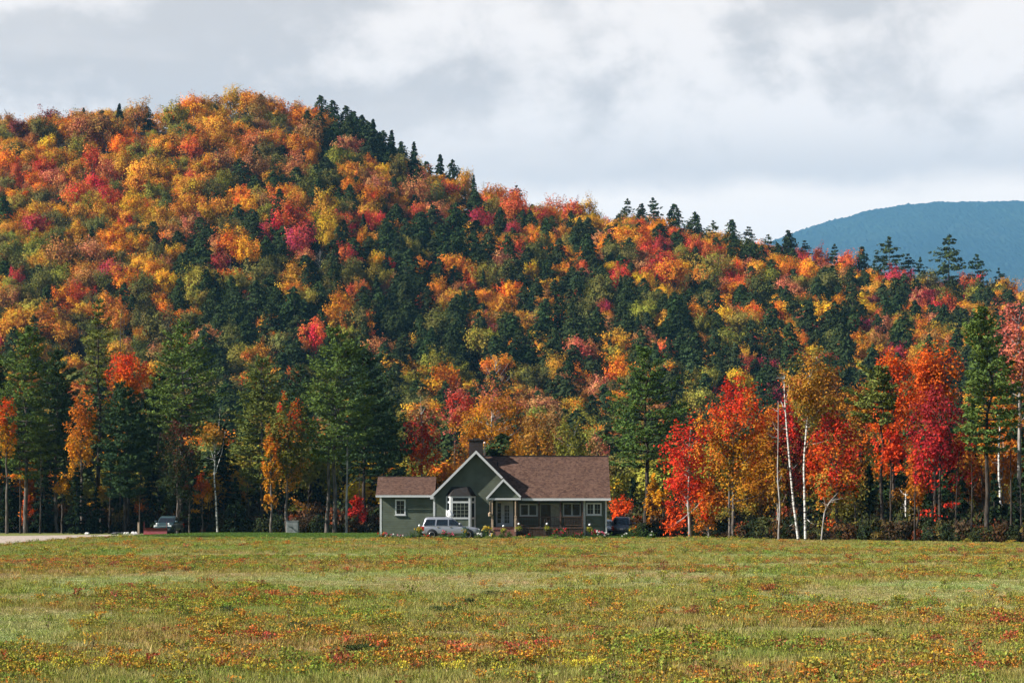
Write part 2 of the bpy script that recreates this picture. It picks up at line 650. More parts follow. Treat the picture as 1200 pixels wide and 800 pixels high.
def build_ground():
    u = np.unique(np.concatenate([np.linspace(-4.0, -0.45, 24), np.linspace(-0.45, 0.45, 181), np.linspace(0.45, 4.0, 24)]))
    Y = np.unique(np.concatenate([np.linspace(34, 280, 220), np.linspace(280, 960, 120), np.geomspace(960, 18000, 36)]))
    U, YY = np.meshgrid(u, Y)
    # columns fan out from a point behind the camera so that near rows are wide as well
    XX = U * (YY + 60.0)
    XX = np.clip(XX, -7000, 7000)
    Z = terrain(XX, YY)
    far = YY > 1100
    Z = np.where(far, np.minimum(Z, 12 + 0 * Z), Z)
    Z = np.maximum(Z, 0.0)
    px = 600 + F * XX / YY
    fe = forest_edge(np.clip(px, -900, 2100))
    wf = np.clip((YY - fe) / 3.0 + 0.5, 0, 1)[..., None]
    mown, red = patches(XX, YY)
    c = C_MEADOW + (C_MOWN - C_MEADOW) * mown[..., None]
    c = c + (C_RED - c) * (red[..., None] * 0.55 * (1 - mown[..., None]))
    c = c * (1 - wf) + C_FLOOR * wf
    ny, nx = U.shape
    v = np.stack([XX, YY, Z], -1).reshape(-1, 3)
    # strip behind and under the camera
    idx = np.arange(ny * nx).reshape(ny, nx)
    q = np.stack([idx[:-1, :-1], idx[:-1, 1:], idx[1:, 1:], idx[1:, :-1]], -1).reshape(-1, 4)
    k = len(v)
    extra_v, extra_q = [], []
    back = np.stack([XX[0], np.full(nx, -300.0), np.zeros(nx)], -1)
    v = np.concatenate([v, back])
    ib = np.arange(k, k + nx)
    q = np.concatenate([q, np.stack([ib[:-1], ib[1:], idx[0, 1:], idx[0, :-1]], -1)])
    col = np.concatenate([c.reshape(-1, 3), np.tile(C_MEADOW, (nx, 1))])
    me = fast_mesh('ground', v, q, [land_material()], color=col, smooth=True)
    o = obj_from_mesh('ground', me)
    tag(o, 'wild meadow running back to the forest floor and the wooded hill', 'ground', kind='structure')
    return o


build_ground()


def build_mountain():
    D = 13000.0
    xs = np.linspace(-3600, 6600, 1100)
    ts = np.linspace(-0.55, 1.0, 260)
    top_px = [-400, 300, 700, 830, 930, 975, 1020, 1060, 1095, 1140, 1200, 1330, 1500, 1900]
    top_py = [560, 500, 352, 312, 272, 258, 247, 240, 237, 237, 236, 232, 250, 330]
    v, c = [], []
    X, T = np.meshgrid(xs, ts)
    ridge = CAMZ + (YH - np.interp(600 + F * X / D, top_px, top_py)) / F * D
    Yv = D + T * -4600.0
    shape = np.where(T > 0, 1 - T ** 1.15, 1 - (np.abs(T) / 0.55) ** 1.6)
    Z = ridge * shape + (fbm(X / 420, Yv / 420, 4, 3) - 0.5) * 30 * np.clip(T * 3, 0, 1) * (1 - T)
    # the canopy itself: crown-sized bumps
    mr = np.random.default_rng(12)
    Z = Z + mr.normal(0, 3.2, Z.shape) + (fbm(X / 90.0, Yv / 130.0, 2, 15) - .5) * 14
    Z = np.maximum(Z, -2.0 + 0 * Z)
    Z[-1] = 0.5
    Z[0] = 0.5
    n = fbm(X / 260.0, Yv / 260.0, 4, 41)
    n2 = vnoise(X / 12.0, Yv / 12.0, 44)
    g = np.stack([np.full_like(n, .012), np.full_like(n, .022), np.full_like(n, .012)], -1)
    r = np.stack([np.full_like(n, .07), np.full_like(n, .032), np.full_like(n, .014)], -1)
    low = np.clip((0.42 - Z / np.maximum(ridge, 1.0)) / 0.2, 0, 1)
    w = np.clip((n - 0.54) / 0.16, 0, 1) * 0.15 * np.clip((.9 - Z / np.maximum(ridge, 1.0)) / .2, 0, 1) + low * 0.6
    w = np.clip(w * (0.4 + 1.2 * n2), 0, 1)[..., None]
    col = (g * (1 - w) + r * w) * (.6 + .8 * mr.uniform(0, 1, Z.shape))[..., None] * (.6 + .9 * n)[..., None]
    ny, nx = X.shape
    idx = np.arange(ny * nx).reshape(ny, nx)
    q = np.stack([idx[:-1, :-1], idx[1:, :-1], idx[1:, 1:], idx[:-1, 1:]], -1).reshape(-1, 4)
    m, nt, out = new_mat('distant_wooded_slope')
    d = nt.nodes.new('ShaderNodeBsdfDiffuse')
    a = nd(nt, 'ShaderNodeAttribute', attribute_name='leaf', attribute_type='GEOMETRY')
    nt.links.new(a.outputs['Color'], d.inputs['Color'])
    nt.links.new(d.outputs[0], out.inputs['Surface'])
    me = fast_mesh('mountain', np.stack([X, Yv, Z], -1).reshape(-1, 3), q, [m], color=col.reshape(-1, 3))
    o = obj_from_mesh('mountain', me)
    tag(o, 'long blue wooded mountain in the far distance', 'mountain', kind='structure')


build_mountain()

HAZE_DENSITY = 0.000042


def build_haze():
    mb = MB()
    mb.box(-7100, 7100, -310, 18100, -3.0, 1760.0)
    m, nt, out = new_mat('thin_blue_haze')
    v = nt.nodes.new('ShaderNodeVolumePrincipled')
    v.inputs['Color'].default_value = (0.25, 0.61, 1.0, 1)
    v.inputs['Density'].default_value = HAZE_DENSITY
    v.inputs['Anisotropy'].default_value = 0.0
    nt.links.new(v.outputs[0], out.inputs['Volume'])
    o = mb.build('haze', m)
    tag(o, 'thin blue haze over the valley', 'haze', kind='stuff')


build_haze()


# ---- gravel drive at the left and the mown lawn round the house
def sheet(name, poly_px, z, mat, label, cat, kind='structure', bump=None, n=70, rows=30):
    """A sheet bounded left and right by lines of ground points, lifted a little above the ground."""
    left = [ground_at(*p) for p in poly_px[0]]
    right = [ground_at(*p) for p in poly_px[1]]
    v, q = [], []
    ly = np.array([p[1] for p in left])
    ry = np.array([p[1] for p in right])
    s = np.linspace(0, 1, rows)
    L = np.stack([np.interp(s, np.linspace(0, 1, len(left)), [p[k] for p in left]) for k in (0, 1)], -1)
    R_ = np.stack([np.interp(s, np.linspace(0, 1, len(right)), [p[k] for p in right]) for k in (0, 1)], -1)
    t = np.linspace(0, 1, n)[None, :, None]
    P = L[:, None] * (1 - t) + R_[:, None] * t
    Z = np.full(P.shape[:2], z)
    if bump is not None:
        Z = z + bump(P[..., 0], P[..., 1])
    idx = np.arange(rows * n).reshape(rows, n)
    q = np.stack([idx[:-1, :-1], idx[:-1, 1:], idx[1:, 1:], idx[1:, :-1]], -1).reshape(-1, 4)
    me = fast_mesh(name, np.concatenate([P, Z[..., None]], -1).reshape(-1, 3), q, [mat], smooth=True)
    o = obj_from_mesh(name, me)
    tag(o, label, cat, kind=kind)
    return o


LAWN = [(-39.0, 213.0), (13.0, 207.5), (13.0, 242.0), (-39.0, 250.0)]


def lawn_z(X, Y):
    X = np.asarray(X, float)
    Y = np.asarray(Y, float)
    ex = np.clip((X + 39.0) / 8.0, 0, 1) * np.clip((14.0 - X) / 4.0, 0, 1)
    front = 212.0 - X * 0.04
    ey = np.clip((Y - front) / 4.0, 0, 1) * np.clip((252 - Y) / 5.0, 0, 1)
    e = ex * ey
    e = e * e * (3 - 2 * e)
    return 0.22 * e


M['lawn'] = simple_mat('short_lawn', (0.085, 0.125, 0.030), 0.95, var=0.35, scale=0.5, bump=0.6, spec=0.05)
M['gravel'] = simple_mat('pale_gravel', (0.40, 0.325, 0.265), 0.95, var=0.25, scale=1.5, bump=0.6, bscale=60, spec=0.1)


def build_lawn():
    xs = np.linspace(-39, 14, 120)
    s = np.linspace(0, 1, 60)
    X, S = np.meshgrid(xs, s)
    front = 212.0 - X * 0.04 + (vnoise(X / 3.0, X * 0, 3) - .5) * 1.2 + np.where(X < -22, (-22 - X) * 0.9, 0) + np.where(X > 8, (X - 8) * 0.5, 0)
    back = 252.0
    Y = front * (1 - S) + back * S
    Z = 0.006 + lawn_z(X, Y)
    idx = np.arange(X.size).reshape(X.shape)
    q = np.stack([idx[:-1, :-1], idx[:-1, 1:], idx[1:, 1:], idx[1:, :-1]], -1).reshape(-1, 4)
    me = fast_mesh('lawn', np.stack([X, Y, Z], -1).reshape(-1, 3), q, [M['lawn']], smooth=True)
    tag(obj_from_mesh('lawn', me), 'bright green mown lawn around the house', 'lawn', kind='structure')


build_lawn()
sheet('driveway', ([(-120, 641.5), (-60, 634), (-40, 630), (-20, 628)], [(8, 638.4), (70, 633.0), (135, 629.4), (215, 625.2)]), 0.012, M['gravel'],
      'pale gravel drive curving in from the left towards the pickup', 'driveway', rows=40)


# ------------------------------------------------------------------ trees
def hsv_jit(c, rng, v=0.2, n=None):
    return np.asarray(c)[None, :] * (1 + rng.uniform(-v, v, size=(n, 1)))


def bez(a, b, c, n):
    t = np.linspace(0, 1, n)[:, None]
    return (1 - t) ** 2 * a + 2 * t * (1 - t) * b + t * t * c


class TreeMesh:
    def __init__(self, rng):
        self.rng = rng
        self.wv, self.wq, self.wk = [], [], 0
        self.lv, self.lq, self.lk, self.lc = [], [], 0, []

    def limb(self, pts, r0, r1, n=5):
        pts = np.asarray(pts, float)
        m = len(pts)
        rad = r0 + (r1 - r0) * np.linspace(0, 1, m) ** 0.8
        d = np.gradient(pts, axis=0)
        d = unit(d)
        ref = np.array([1.0, 0, 0]) if abs(d[0][0]) < 0.8 else np.array([0, 1.0, 0])
        t = unit(np.cross(d, ref))
        b = np.cross(d, t)
        an = np.arange(n) * 2 * np.pi / n
        ring = pts[:, None] + (t[:, None] * np.cos(an)[None, :, None] + b[:, None] * np.sin(an)[None, :, None]) * rad[:, None, None]
        v = ring.reshape(-1, 3)
        i = np.arange(n)
        j = (i + 1) % n
        q = np.concatenate([np.stack([k * n + i, k * n + j, (k + 1) * n + j, (k + 1) * n + i], -1) for k in range(m - 1)])
        self.wv.append(v)
        self.wq.append(q + self.wk)
        self.wk += len(v)

    def leaves(self, c, nrm, ln, wd, col, tan=None):
        v, q = cards(c, nrm, ln, wd, tan, self.rng)
        self.lv.append(v)
        self.lq.append(q + self.lk)
        self.lk += len(v)
        self.lc.append(np.repeat(col, 4, axis=0))

    def wood(self, name, mat):
        return fast_mesh(name, np.concatenate(self.wv), np.concatenate(self.wq), [mat], smooth=True)

    def foliage(self, name, mat):
        return fast_mesh(name, np.concatenate(self.lv), np.concatenate(self.lq), [mat], color=np.concatenate(self.lc))

    def merged(self, name, mleaf, mwood):
        lv, lq = np.concatenate(self.lv), np.concatenate(self.lq)
        lc = np.concatenate(self.lc)
        if self.wv:
            wv, wq = np.concatenate(self.wv), np.concatenate(self.wq) + len(lv)
            v = np.concatenate([lv, wv])
            q = np.concatenate([lq, wq])
            c = np.concatenate([lc, np.full((len(wv), 3), .5)])
            mi = np.concatenate([np.zeros(len(lq)), np.ones(len(wq))])
        else:
            v, q, c, mi = lv, lq, lc, np.zeros(len(lq))
        return fast_mesh(name, v, q, [mleaf, mwood], mi, color=c)


def stops(cols, t):
    """cols: [(position 0 low .. 1 top, colour)] -> colours for t (n,)."""
    xs = [c[0] for c in cols]
    a = np.array([c[1] for c in cols])
    return np.stack([np.interp(t, xs, a[:, k]) for k in range(3)], -1)


def plant_tree(name, label, cat, group, tm, x, y, wood_mat, leaf_mat_, z=None, crown=True):
    z = tz(x, y) if z is None else z
    e = empty(name, (x, y, z))
    tag(e, label, cat, group)
    obj_from_mesh('trunk', tm.wood('trunk', wood_mat), e)
    if crown and tm.lv:
        obj_from_mesh('crown', tm.foliage('crown', leaf_mat_), e)
    return e


def make_broadleaf(rng, H, zb, w, cols, offx=0.0, dens=1.0, trunks=((0.0, 0.0),), r0=None, card=0.25, bias=0.35, clump=0.75, limbs=16, mixn=0.22, top=None, lean=0.0):
    """H height, zb crown base, w half width of the crown, cols colour stops."""
    tm = TreeMesh(rng)
    r0 = r0 or 0.011 * H + 0.03
    hz = (H - zb) * 0.5
    zc = zb + hz
    base_pts = []
    for k, (dx, dy) in enumerate(trunks):
        top_p = np.array([offx * 0.7 + dx * 1.6 + lean, dy * 1.6, zb + (H - zb) * (0.72 if top is None else top)])
        mid = np.array([dx + offx * 0.2 + rng.normal(0, .12), dy + rng.normal(0, .12), H * 0.35])
        pts = bez(np.array([dx, dy, -0.15]), mid, top_p, 9)
        pts[1:-1, :2] += rng.normal(0, 0.05, size=(7, 2))
        tm.limb(pts, r0 * (1.0 if k == 0 else 0.8), r0 * 0.22, 8)
        base_pts.append(pts)
    # clump centres through the crown, thicker towards its outside, pulled into sprays at the limbs' ends
    ncl = int(11 * w * hz * dens) + 12
    C = []
    while len(C) < ncl:
        d = unit(rng.normal(size=(1, 3)))[0]
        r = rng.uniform(0, 1) ** bias
        p = np.array([d[0] * w, d[1] * w * 0.85, d[2] * hz]) * r
        tt = (p[2] + hz) / (2 * hz)
        prof = 0.62 + 0.38 * math.sin(math.pi * min(max(tt * 0.8 + 0.12, 0), 1))
        lump = 0.62 + 0.66 * float(vnoise(math.atan2(p[1], p[0]) * 1.3 + 5, p[2] / max(hz, .1) * 2.2, int(H * 7) % 97))
        p[:2] *= prof * lump
        p[2] *= 0.85 + 0.3 * (lump - 0.72)
        C.append(p + np.array([offx, 0, zc]))
    # stragglers: sprays low on the trunk and past the crown's outline
    for k in range(int(ncl * .16)):
        a = rng.uniform(0, 6.28)
        r = w * rng.uniform(.35, 1.1)
        C.append(np.array([math.cos(a) * r + offx, math.sin(a) * r * .8, rng.uniform(max(.8, zb - .45 * hz), zb + hz * 1.1)]))
    C = np.array(C)
    # limbs to a share of the clumps
    pick = rng.choice(len(C), min(len(C), limbs * 3), replace=False)
    for k, i in enumerate(pick):
        tr = base_pts[k % len(base_pts)]
        e = C[i]
        zt_ = np.clip(e[2] - rng.uniform(0.15, 0.55) * (abs(e[0] - offx) + abs(e[1])) - 0.6, zb * 0.85, tr[-1][2])
        s = np.array([np.interp(zt_, tr[:, 2], tr[:, m]) for m in range(3)])
        m = s * 0.5 + e * 0.5 + np.array([0, 0, -0.12 * np.linalg.norm(e - s)])
        main = k < limbs
        tm.limb(bez(s, m, e, 6 if main else 4), r0 * (0.34 if main else 0.16), 0.015, 5 if main else 4)
    per = 50
    n = len(C) * per
    cc = np.repeat(C, per, axis=0)
    sd = unit(C - np.array([offx, 0, zb - 0.25 * hz])) * .8 + np.array([0, 0, .35]) + rng.normal(0, .35, C.shape)
    sd = unit(sd)
    csz = np.repeat(clump * rng.uniform(.55, 1.25, len(C)), per)[:, None]
    along = np.clip(rng.normal(0, .62, (n, 1)), -1.3, 1.3)
    off = rng.normal(size=(n, 3)) * np.array([1.0, 1.0, .6]) * csz * (.42 - .12 * np.clip(along, -1, 1.2)) + np.repeat(sd, per, axis=0) * along * csz
    P = cc + off
    out = unit(P - np.array([offx, 0, zc - hz * 0.3]))
    nrm = out * 0.55 + unit(off) * 0.35 + rng.normal(size=(n, 3)) * 0.55 + np.array([0, 0, 0.45])
    t = np.clip((P[:, 2] - zb) / (H - zb), 0, 1)
    ctone = rng.normal(0, mixn, size=len(C))
    t = np.clip(t + np.repeat(ctone, per) + rng.normal(0, .07, n) + P[:, 0] * 0.0, 0, 1)
    col = stops(cols, t) * (1 + np.repeat(rng.uniform(-.18, .18, len(C)), per)[:, None]) * rng.uniform(.7, 1.3, size=(n, 1))
    tm.leaves(P, nrm, card * rng.uniform(.7, 1.3, n), card * 0.72 * rng.uniform(.7, 1.2, n), col)
    return tm


PINE_A = ((0.135, 0.185, 0.040), (0.070, 0.115, 0.032))
PINE_B = ((0.175, 0.190, 0.042), (0.095, 0.125, 0.034))
PINE_D = ((0.060, 0.100, 0.042), (0.032, 0.060, 0.027))


def make_pine(rng, H, zb, w, cols=PINE_A, step=0.62, prof=None, dens=1.0, r0=None, droop=0.0, side=0.0, two=None, thin_low=1.0):
    """White pine: tiers of near-level limbs with plumes of needles and sky between them."""
    tm = TreeMesh(rng)
    r0 = r0 or 0.011 * H + 0.04
    prof = prof or [(0, .14), (.10, .46), (.25, .78), (.5, 1.05), (.75, 1.1), (.9, .95), (1, .65)]
    pts = np.array([[rng.normal(0, .04) * k, rng.normal(0, .04) * k, -0.15 + (H + .1) * k / 9] for k in range(10)])
    tm.limb(pts, r0, 0.03, 8)
    if two is not None:
        p2 = pts[:7].copy()
        p2[:, 0] += np.linspace(two, two * 0.25, 7)
        tm.limb(p2, r0 * 0.85, r0 * 0.35, 8)
    z = H - 0.25
    c1, c2 = np.array(cols[0]), np.array(cols[1])
    P, N, T, CL, LN = [], [], [], [], []
    while z > zb:
        t = (H - z) / (H - zb)
        L0 = w * np.interp(t, [p[0] for p in prof], [p[1] for p in prof])
        k = rng.integers(4, 7) if t > .1 else 4
        a0 = rng.uniform(0, 6.28)
        for i in range(k):
            L = L0 * rng.uniform(.55, 1.18)
            a = a0 + i * 2 * np.pi / k + rng.normal(0, .25)
            if side:
                L *= 1 + side * math.cos(a)
            d = np.array([math.cos(a), math.sin(a) * 0.9, 0])
            tx = np.array([np.interp(z, pts[:, 2], pts[:, m]) for m in range(3)])
            rise = (0.55 * (1 - t) ** 2 + 0.10 - droop) * L
            e = tx + d * L + np.array([0, 0, rise + rng.normal(0, .1)])
            m = tx + d * L * .55 + np.array([0, 0, rise * 0.25 - 0.04 * L])
            br = bez(tx, m, e, 6)
            tm.limb(br, max(.02, r0 * 0.22 * (L / w + .3)), 0.012, 4)
            if thin_low < 1 and t > .55 and rng.uniform() > thin_low:
                continue
            n = int((18 + L * 26) * dens)
            s = rng.uniform(.22 if t < .5 else .38, 1.03, n)
            q = np.stack([np.interp(s, np.linspace(0, 1, 6), br[:, m_]) for m_ in range(3)], -1)
            lat = np.cross(d, [0, 0, 1])
            wd = 0.24 * L * (1.15 - np.abs(s - .68)) + .10
            lo = rng.uniform(-1, 1, n)
            q = q + lat[None] * (lo * wd)[:, None] + np.array([0, 0, 1.0])[None] * (rng.normal(0.05, .11, n))[:, None]
            tn = d[None] * 0.9 + lat[None] * (lo * .9)[:, None] + np.array([0, 0, 1])[None] * rng.uniform(.0, .75, n)[:, None] + rng.normal(0, .25, (n, 3))
            P.append(q)
            T.append(tn)
            N.append(np.array([0, 0, 1.0])[None] * .7 + rng.normal(0, .6, (n, 3)) + d[None] * .25)
            tone = rng.uniform(0, 1) * .6 + rng.uniform(0, .4, n)
            CL.append((c1[None] * (1 - tone[:, None]) + c2[None] * tone[:, None]) * rng.uniform(.7, 1.3, (n, 1)))
            LN.append(rng.uniform(.30, .52, n))
        z -= step * rng.uniform(.7, 1.3)
    LN = np.concatenate(LN)
    tm.leaves(np.concatenate(P), np.concatenate(N), LN, LN * .36, np.concatenate(CL), np.concatenate(T))
    return tm


def make_fir(rng, H, zb, w, cols=PINE_D, dens=1.0, droop=0.25, power=0.85, card=.34):
    """Spruce, fir or hemlock: a cone of short drooping boughs set close together."""
    tm = TreeMesh(rng)
    r0 = 0.010 * H + 0.03
    pts = np.array([[0, 0, -.15], [0, 0, H * .5], [rng.normal(0, .05), 0, H]])
    tm.limb(pts, r0, .02, 6)
    c1, c2 = np.array(cols[0]), np.array(cols[1])
    P, N, T, CL = [], [], [], []
    z = H - .1
    while z > zb:
        t = (H - z) / (H - zb)
        L0 = w * (t ** power) * (1 if t < .85 else 1 - (t - .85) * 1.5) + .12
        for i in range(7):
            a = rng.uniform(0, 6.28)
            L = L0 * rng.uniform(.65, 1.15)
            d = np.array([math.cos(a), math.sin(a), 0])
            n = int((8 + L * 20) * dens)
            s = rng.uniform(.15, 1.02, n)
            lat = np.cross(d, [0, 0, 1])
            lo = rng.uniform(-1, 1, n)
            q = np.array([0, 0, z])[None] + d[None] * (s * L)[:, None] + lat[None] * (lo * .26 * L * (1.2 - s))[:, None]
            q[:, 2] += -droop * L * s ** 1.6 + .08 * L * s ** 4 + rng.normal(0, .08, n)
            P.append(q)
            T.append(d[None] + lat[None] * lo[:, None] * .7 + rng.normal(0, .25, (n, 3)) - np.array([0, 0, droop])[None])
            N.append(np.array([0, 0, .8])[None] + d[None] * .5 + rng.normal(0, .5, (n, 3)))
            tone = rng.uniform(0, .6) + rng.uniform(0, .4, n)
            CL.append((c1[None] * (1 - tone[:, None]) + c2[None] * tone[:, None]) * rng.uniform(.7, 1.3, (n, 1)))
        z -= .42 * rng.uniform(.7, 1.3)
    P = np.concatenate(P)
    ln = card * rng.uniform(.7, 1.3, len(P))
    tm.leaves(P, np.concatenate(N), ln, ln * .45, np.concatenate(CL), np.concatenate(T))
    return tm


def make_bare(rng, H, w, r0=None, n=14, zb=.35):
    tm = TreeMesh(rng)
    r0 = r0 or .010 * H + .02
    pts = bez(np.array([0, 0, -.15]), np.array([rng.normal(0, .2), rng.normal(0, .2), H * .5]), np.array([rng.normal(0, .2), 0, H]), 8)
    tm.limb(pts, r0, .012, 6)
    for i in range(n):
        z = H * rng.uniform(zb, .93)
        s = np.array([np.interp(z, pts[:, 2], pts[:, m]) for m in range(3)])
        a = rng.uniform(0, 6.28)
        L = w * rng.uniform(.5, 1.1) * (1.15 - z / H)
        e = s + np.array([math.cos(a) * L, math.sin(a) * L, L * rng.uniform(.8, 1.6)])
        m = s * .5 + e * .5 + np.array([0, 0, -.15 * L])
        b = bez(s, m, e, 5)
        tm.limb(b, r0 * .35, .01, 4)
        for j in range(3):
            q = b[rng.integers(2, 5)]
            L2 = L * rng.uniform(.25, .5)
            a2 = a + rng.normal(0, .8)
            tm.limb(np.array([q, q + np.array([math.cos(a2) * L2 * .6, math.sin(a2) * L2 * .6, L2])]), r0 * .13, .008, 3)
    return tm


def hill_broadleaf(rng, H=12.0, R=5.0, sparse=1.0, wide=1.0):
    """A whole autumn tree for the far slope: uneven crown of leafy sprays with dark gaps, limbs and trunk; leaf attribute = (value, hue, 0)."""
    tm = TreeMesh(rng)
    tall = rng.uniform(.78, 1.2)
    zc = H - R * .92 * tall
    sx, sy = rng.uniform(.82, 1.15, 2)
    skew = rng.normal(0, .16, 2)
    tm.limb(np.array([[0, 0, -.6], [0, 0, H * .4], [skew[0] * 2, skew[1] * 2, H * .75]]), .22, .07, 5)
    nl = int(rng.integers(15, 30))
    for i in range(nl):
        d = unit(rng.normal(size=3) + np.array([0, 0, .30]))
        c = d * np.array([R * sx, R * sy, R * .9 * tall]) * rng.uniform(.38, .86)
        c[:2] += skew * c[2]
        c = c + np.array([0, 0, zc])
        r = R * rng.uniform(.16, .40) * (1.0 if nl > 20 else 1.15)
        st = np.array([0, 0, H * rng.uniform(.3, .55)])
        tm.limb(bez(st, (st + c) / 2 + np.array([0, 0, -.4]), c, 4), .09, .02, 3)
        val0, hue0 = rng.normal(0, .13), rng.normal(0, .26)
        up = unit(d * .7 + np.array([0, 0, .9]) + rng.normal(0, .25, 3))
        for k in range(4):
            n = max(8, int(35 * sparse * (r / (R * .28)) ** 1.3))
            o = c + rng.normal(0, .5, 3) * r
            ax = unit(up + rng.normal(0, .45, 3))
            s = np.clip(rng.normal(0, .55, (n, 1)), -1.1, 1.1)
            P = o + ax * s * r * .95 + rng.normal(size=(n, 3)) * r * (.29 - .08 * np.clip(s, -1, 1.5))
            dd = unit(P - c + d * r * .3)
            oc = unit(P - np.array([skew[0] * zc, skew[1] * zc, zc - R * .25]))
            nrm = oc * .62 + dd * .42 + rng.normal(size=(n, 3)) * .42 + np.array([0, 0, .15])
            val = np.clip(.5 + val0 + rng.normal(0, .14, n), 0, 1)
            hue = np.clip(.5 + hue0 + rng.normal(0, .13, n), 0, 1)
            tm.leaves(P, nrm, rng.uniform(.32, .64, n), rng.uniform(.26, .46, n), np.stack([val, hue, val * 0], -1), ax[None] + rng.normal(0, .6, (n, 3)))
    return tm


def hill_conifer(rng, H=14.0, R=4.2, kind='hemlock'):
    tm = TreeMesh(rng)
    tm.limb(np.array([[0, 0, -.6], [0, 0, H * .5], [0, 0, H]]), .22, .03, 5)
    P, N, T, CL = [], [], [], []
    asym, ph = rng.uniform(0, .3), rng.uniform(0, 6.28)
    z = H - .1
    zb = H * (.12 if kind != 'pine' else .3)
    while z > zb:
        t = (H - z) / (H - zb)
        if kind == 'hemlock':
            L0 = R * min(1.0, .10 + 1.15 * t ** .62)
        elif kind == 'spruce':
            L0 = R * (.05 + .95 * t ** .95)
        else:
            L0 = R * np.interp(t, [0, .15, .5, .8, 1], [.12, .5, .95, 1.0, .6]) * (rng.uniform(.6, 1.2))
        k = 9 if kind != 'pine' else 6
        for i in range(k):
            a = rng.uniform(0, 6.28)
            L = L0 * rng.uniform(.5, 1.2) * (1 + asym * math.cos(a - ph))
            d = np.array([math.cos(a), math.sin(a), 0])
            lat = np.cross(d, [0, 0, 1])
            n = int(5 + L * 4.6)
            s = rng.uniform(.25, 1.02, n)
            lo = rng.uniform(-1, 1, n)
            q = np.array([0, 0, z])[None] + d[None] * (s * L)[:, None] + lat[None] * (lo * .34 * L * (1.2 - s))[:, None]
            dr = .30 if kind == 'hemlock' else (.38 if kind == 'spruce' else -.08)
            q[:, 2] += -dr * L * s ** 1.5 + rng.normal(0, .14, n)
            P.append(q)
            T.append(d[None] + lat[None] * lo[:, None] * .7 + rng.normal(0, .3, (n, 3)) - np.array([0, 0, dr])[None])
            N.append(np.array([0, 0, .6])[None] + d[None] * .7 + rng.normal(0, .5, (n, 3)))
            v = np.clip(.5 + rng.normal(0, .1) + rng.normal(0, .18, n), 0, 1)
            CL.append(np.stack([v, np.clip(.5 + rng.normal(0, .15, n), 0, 1), v * 0], -1))
        z -= (.62 if kind != 'pine' else .95) * rng.uniform(.7, 1.3)
    P = np.concatenate(P)
    ln = rng.uniform(.5, .95, len(P))
    tm.leaves(P, np.concatenate(N), ln, ln * .5, np.concatenate(CL), np.concatenate(T))
    return tm


# ------------------------------------------------------------------ the wooded hill
HC = {  # leaf reflectance by colour code
    'R': (0.62, 0.115, 0.038), 'C': (0.46, 0.045, 0.048), 'P': (0.58, 0.225, 0.095), 'O': (0.72, 0.240, 0.024), 'A': (0.60, 0.280, 0.034),
    'Y': (0.72, 0.390, 0.030), 'B': (0.42, 0.185, 0.060), 'M': (0.24, 0.055, 0.042), 'G': (0.160, 0.150, 0.040), 'L': (0.29, 0.255, 0.042),
    'E': (0.047, 0.070, 0.025), 'S': (0.036, 0.057, 0.026), 'N': (0.052, 0.076, 0.027), 'K': (0.17, 0.14, 0.12)}
CNAME = {'R': 'red', 'C': 'crimson', 'P': 'salmon pink', 'O': 'orange', 'A': 'golden amber', 'Y': 'bright yellow', 'B': 'rusty brown', 'M': 'dark maroon',
         'G': 'olive green', 'L': 'yellow-green', 'E': 'dark green', 'S': 'dark pointed', 'N': 'open-branched', 'K': 'bare grey'}

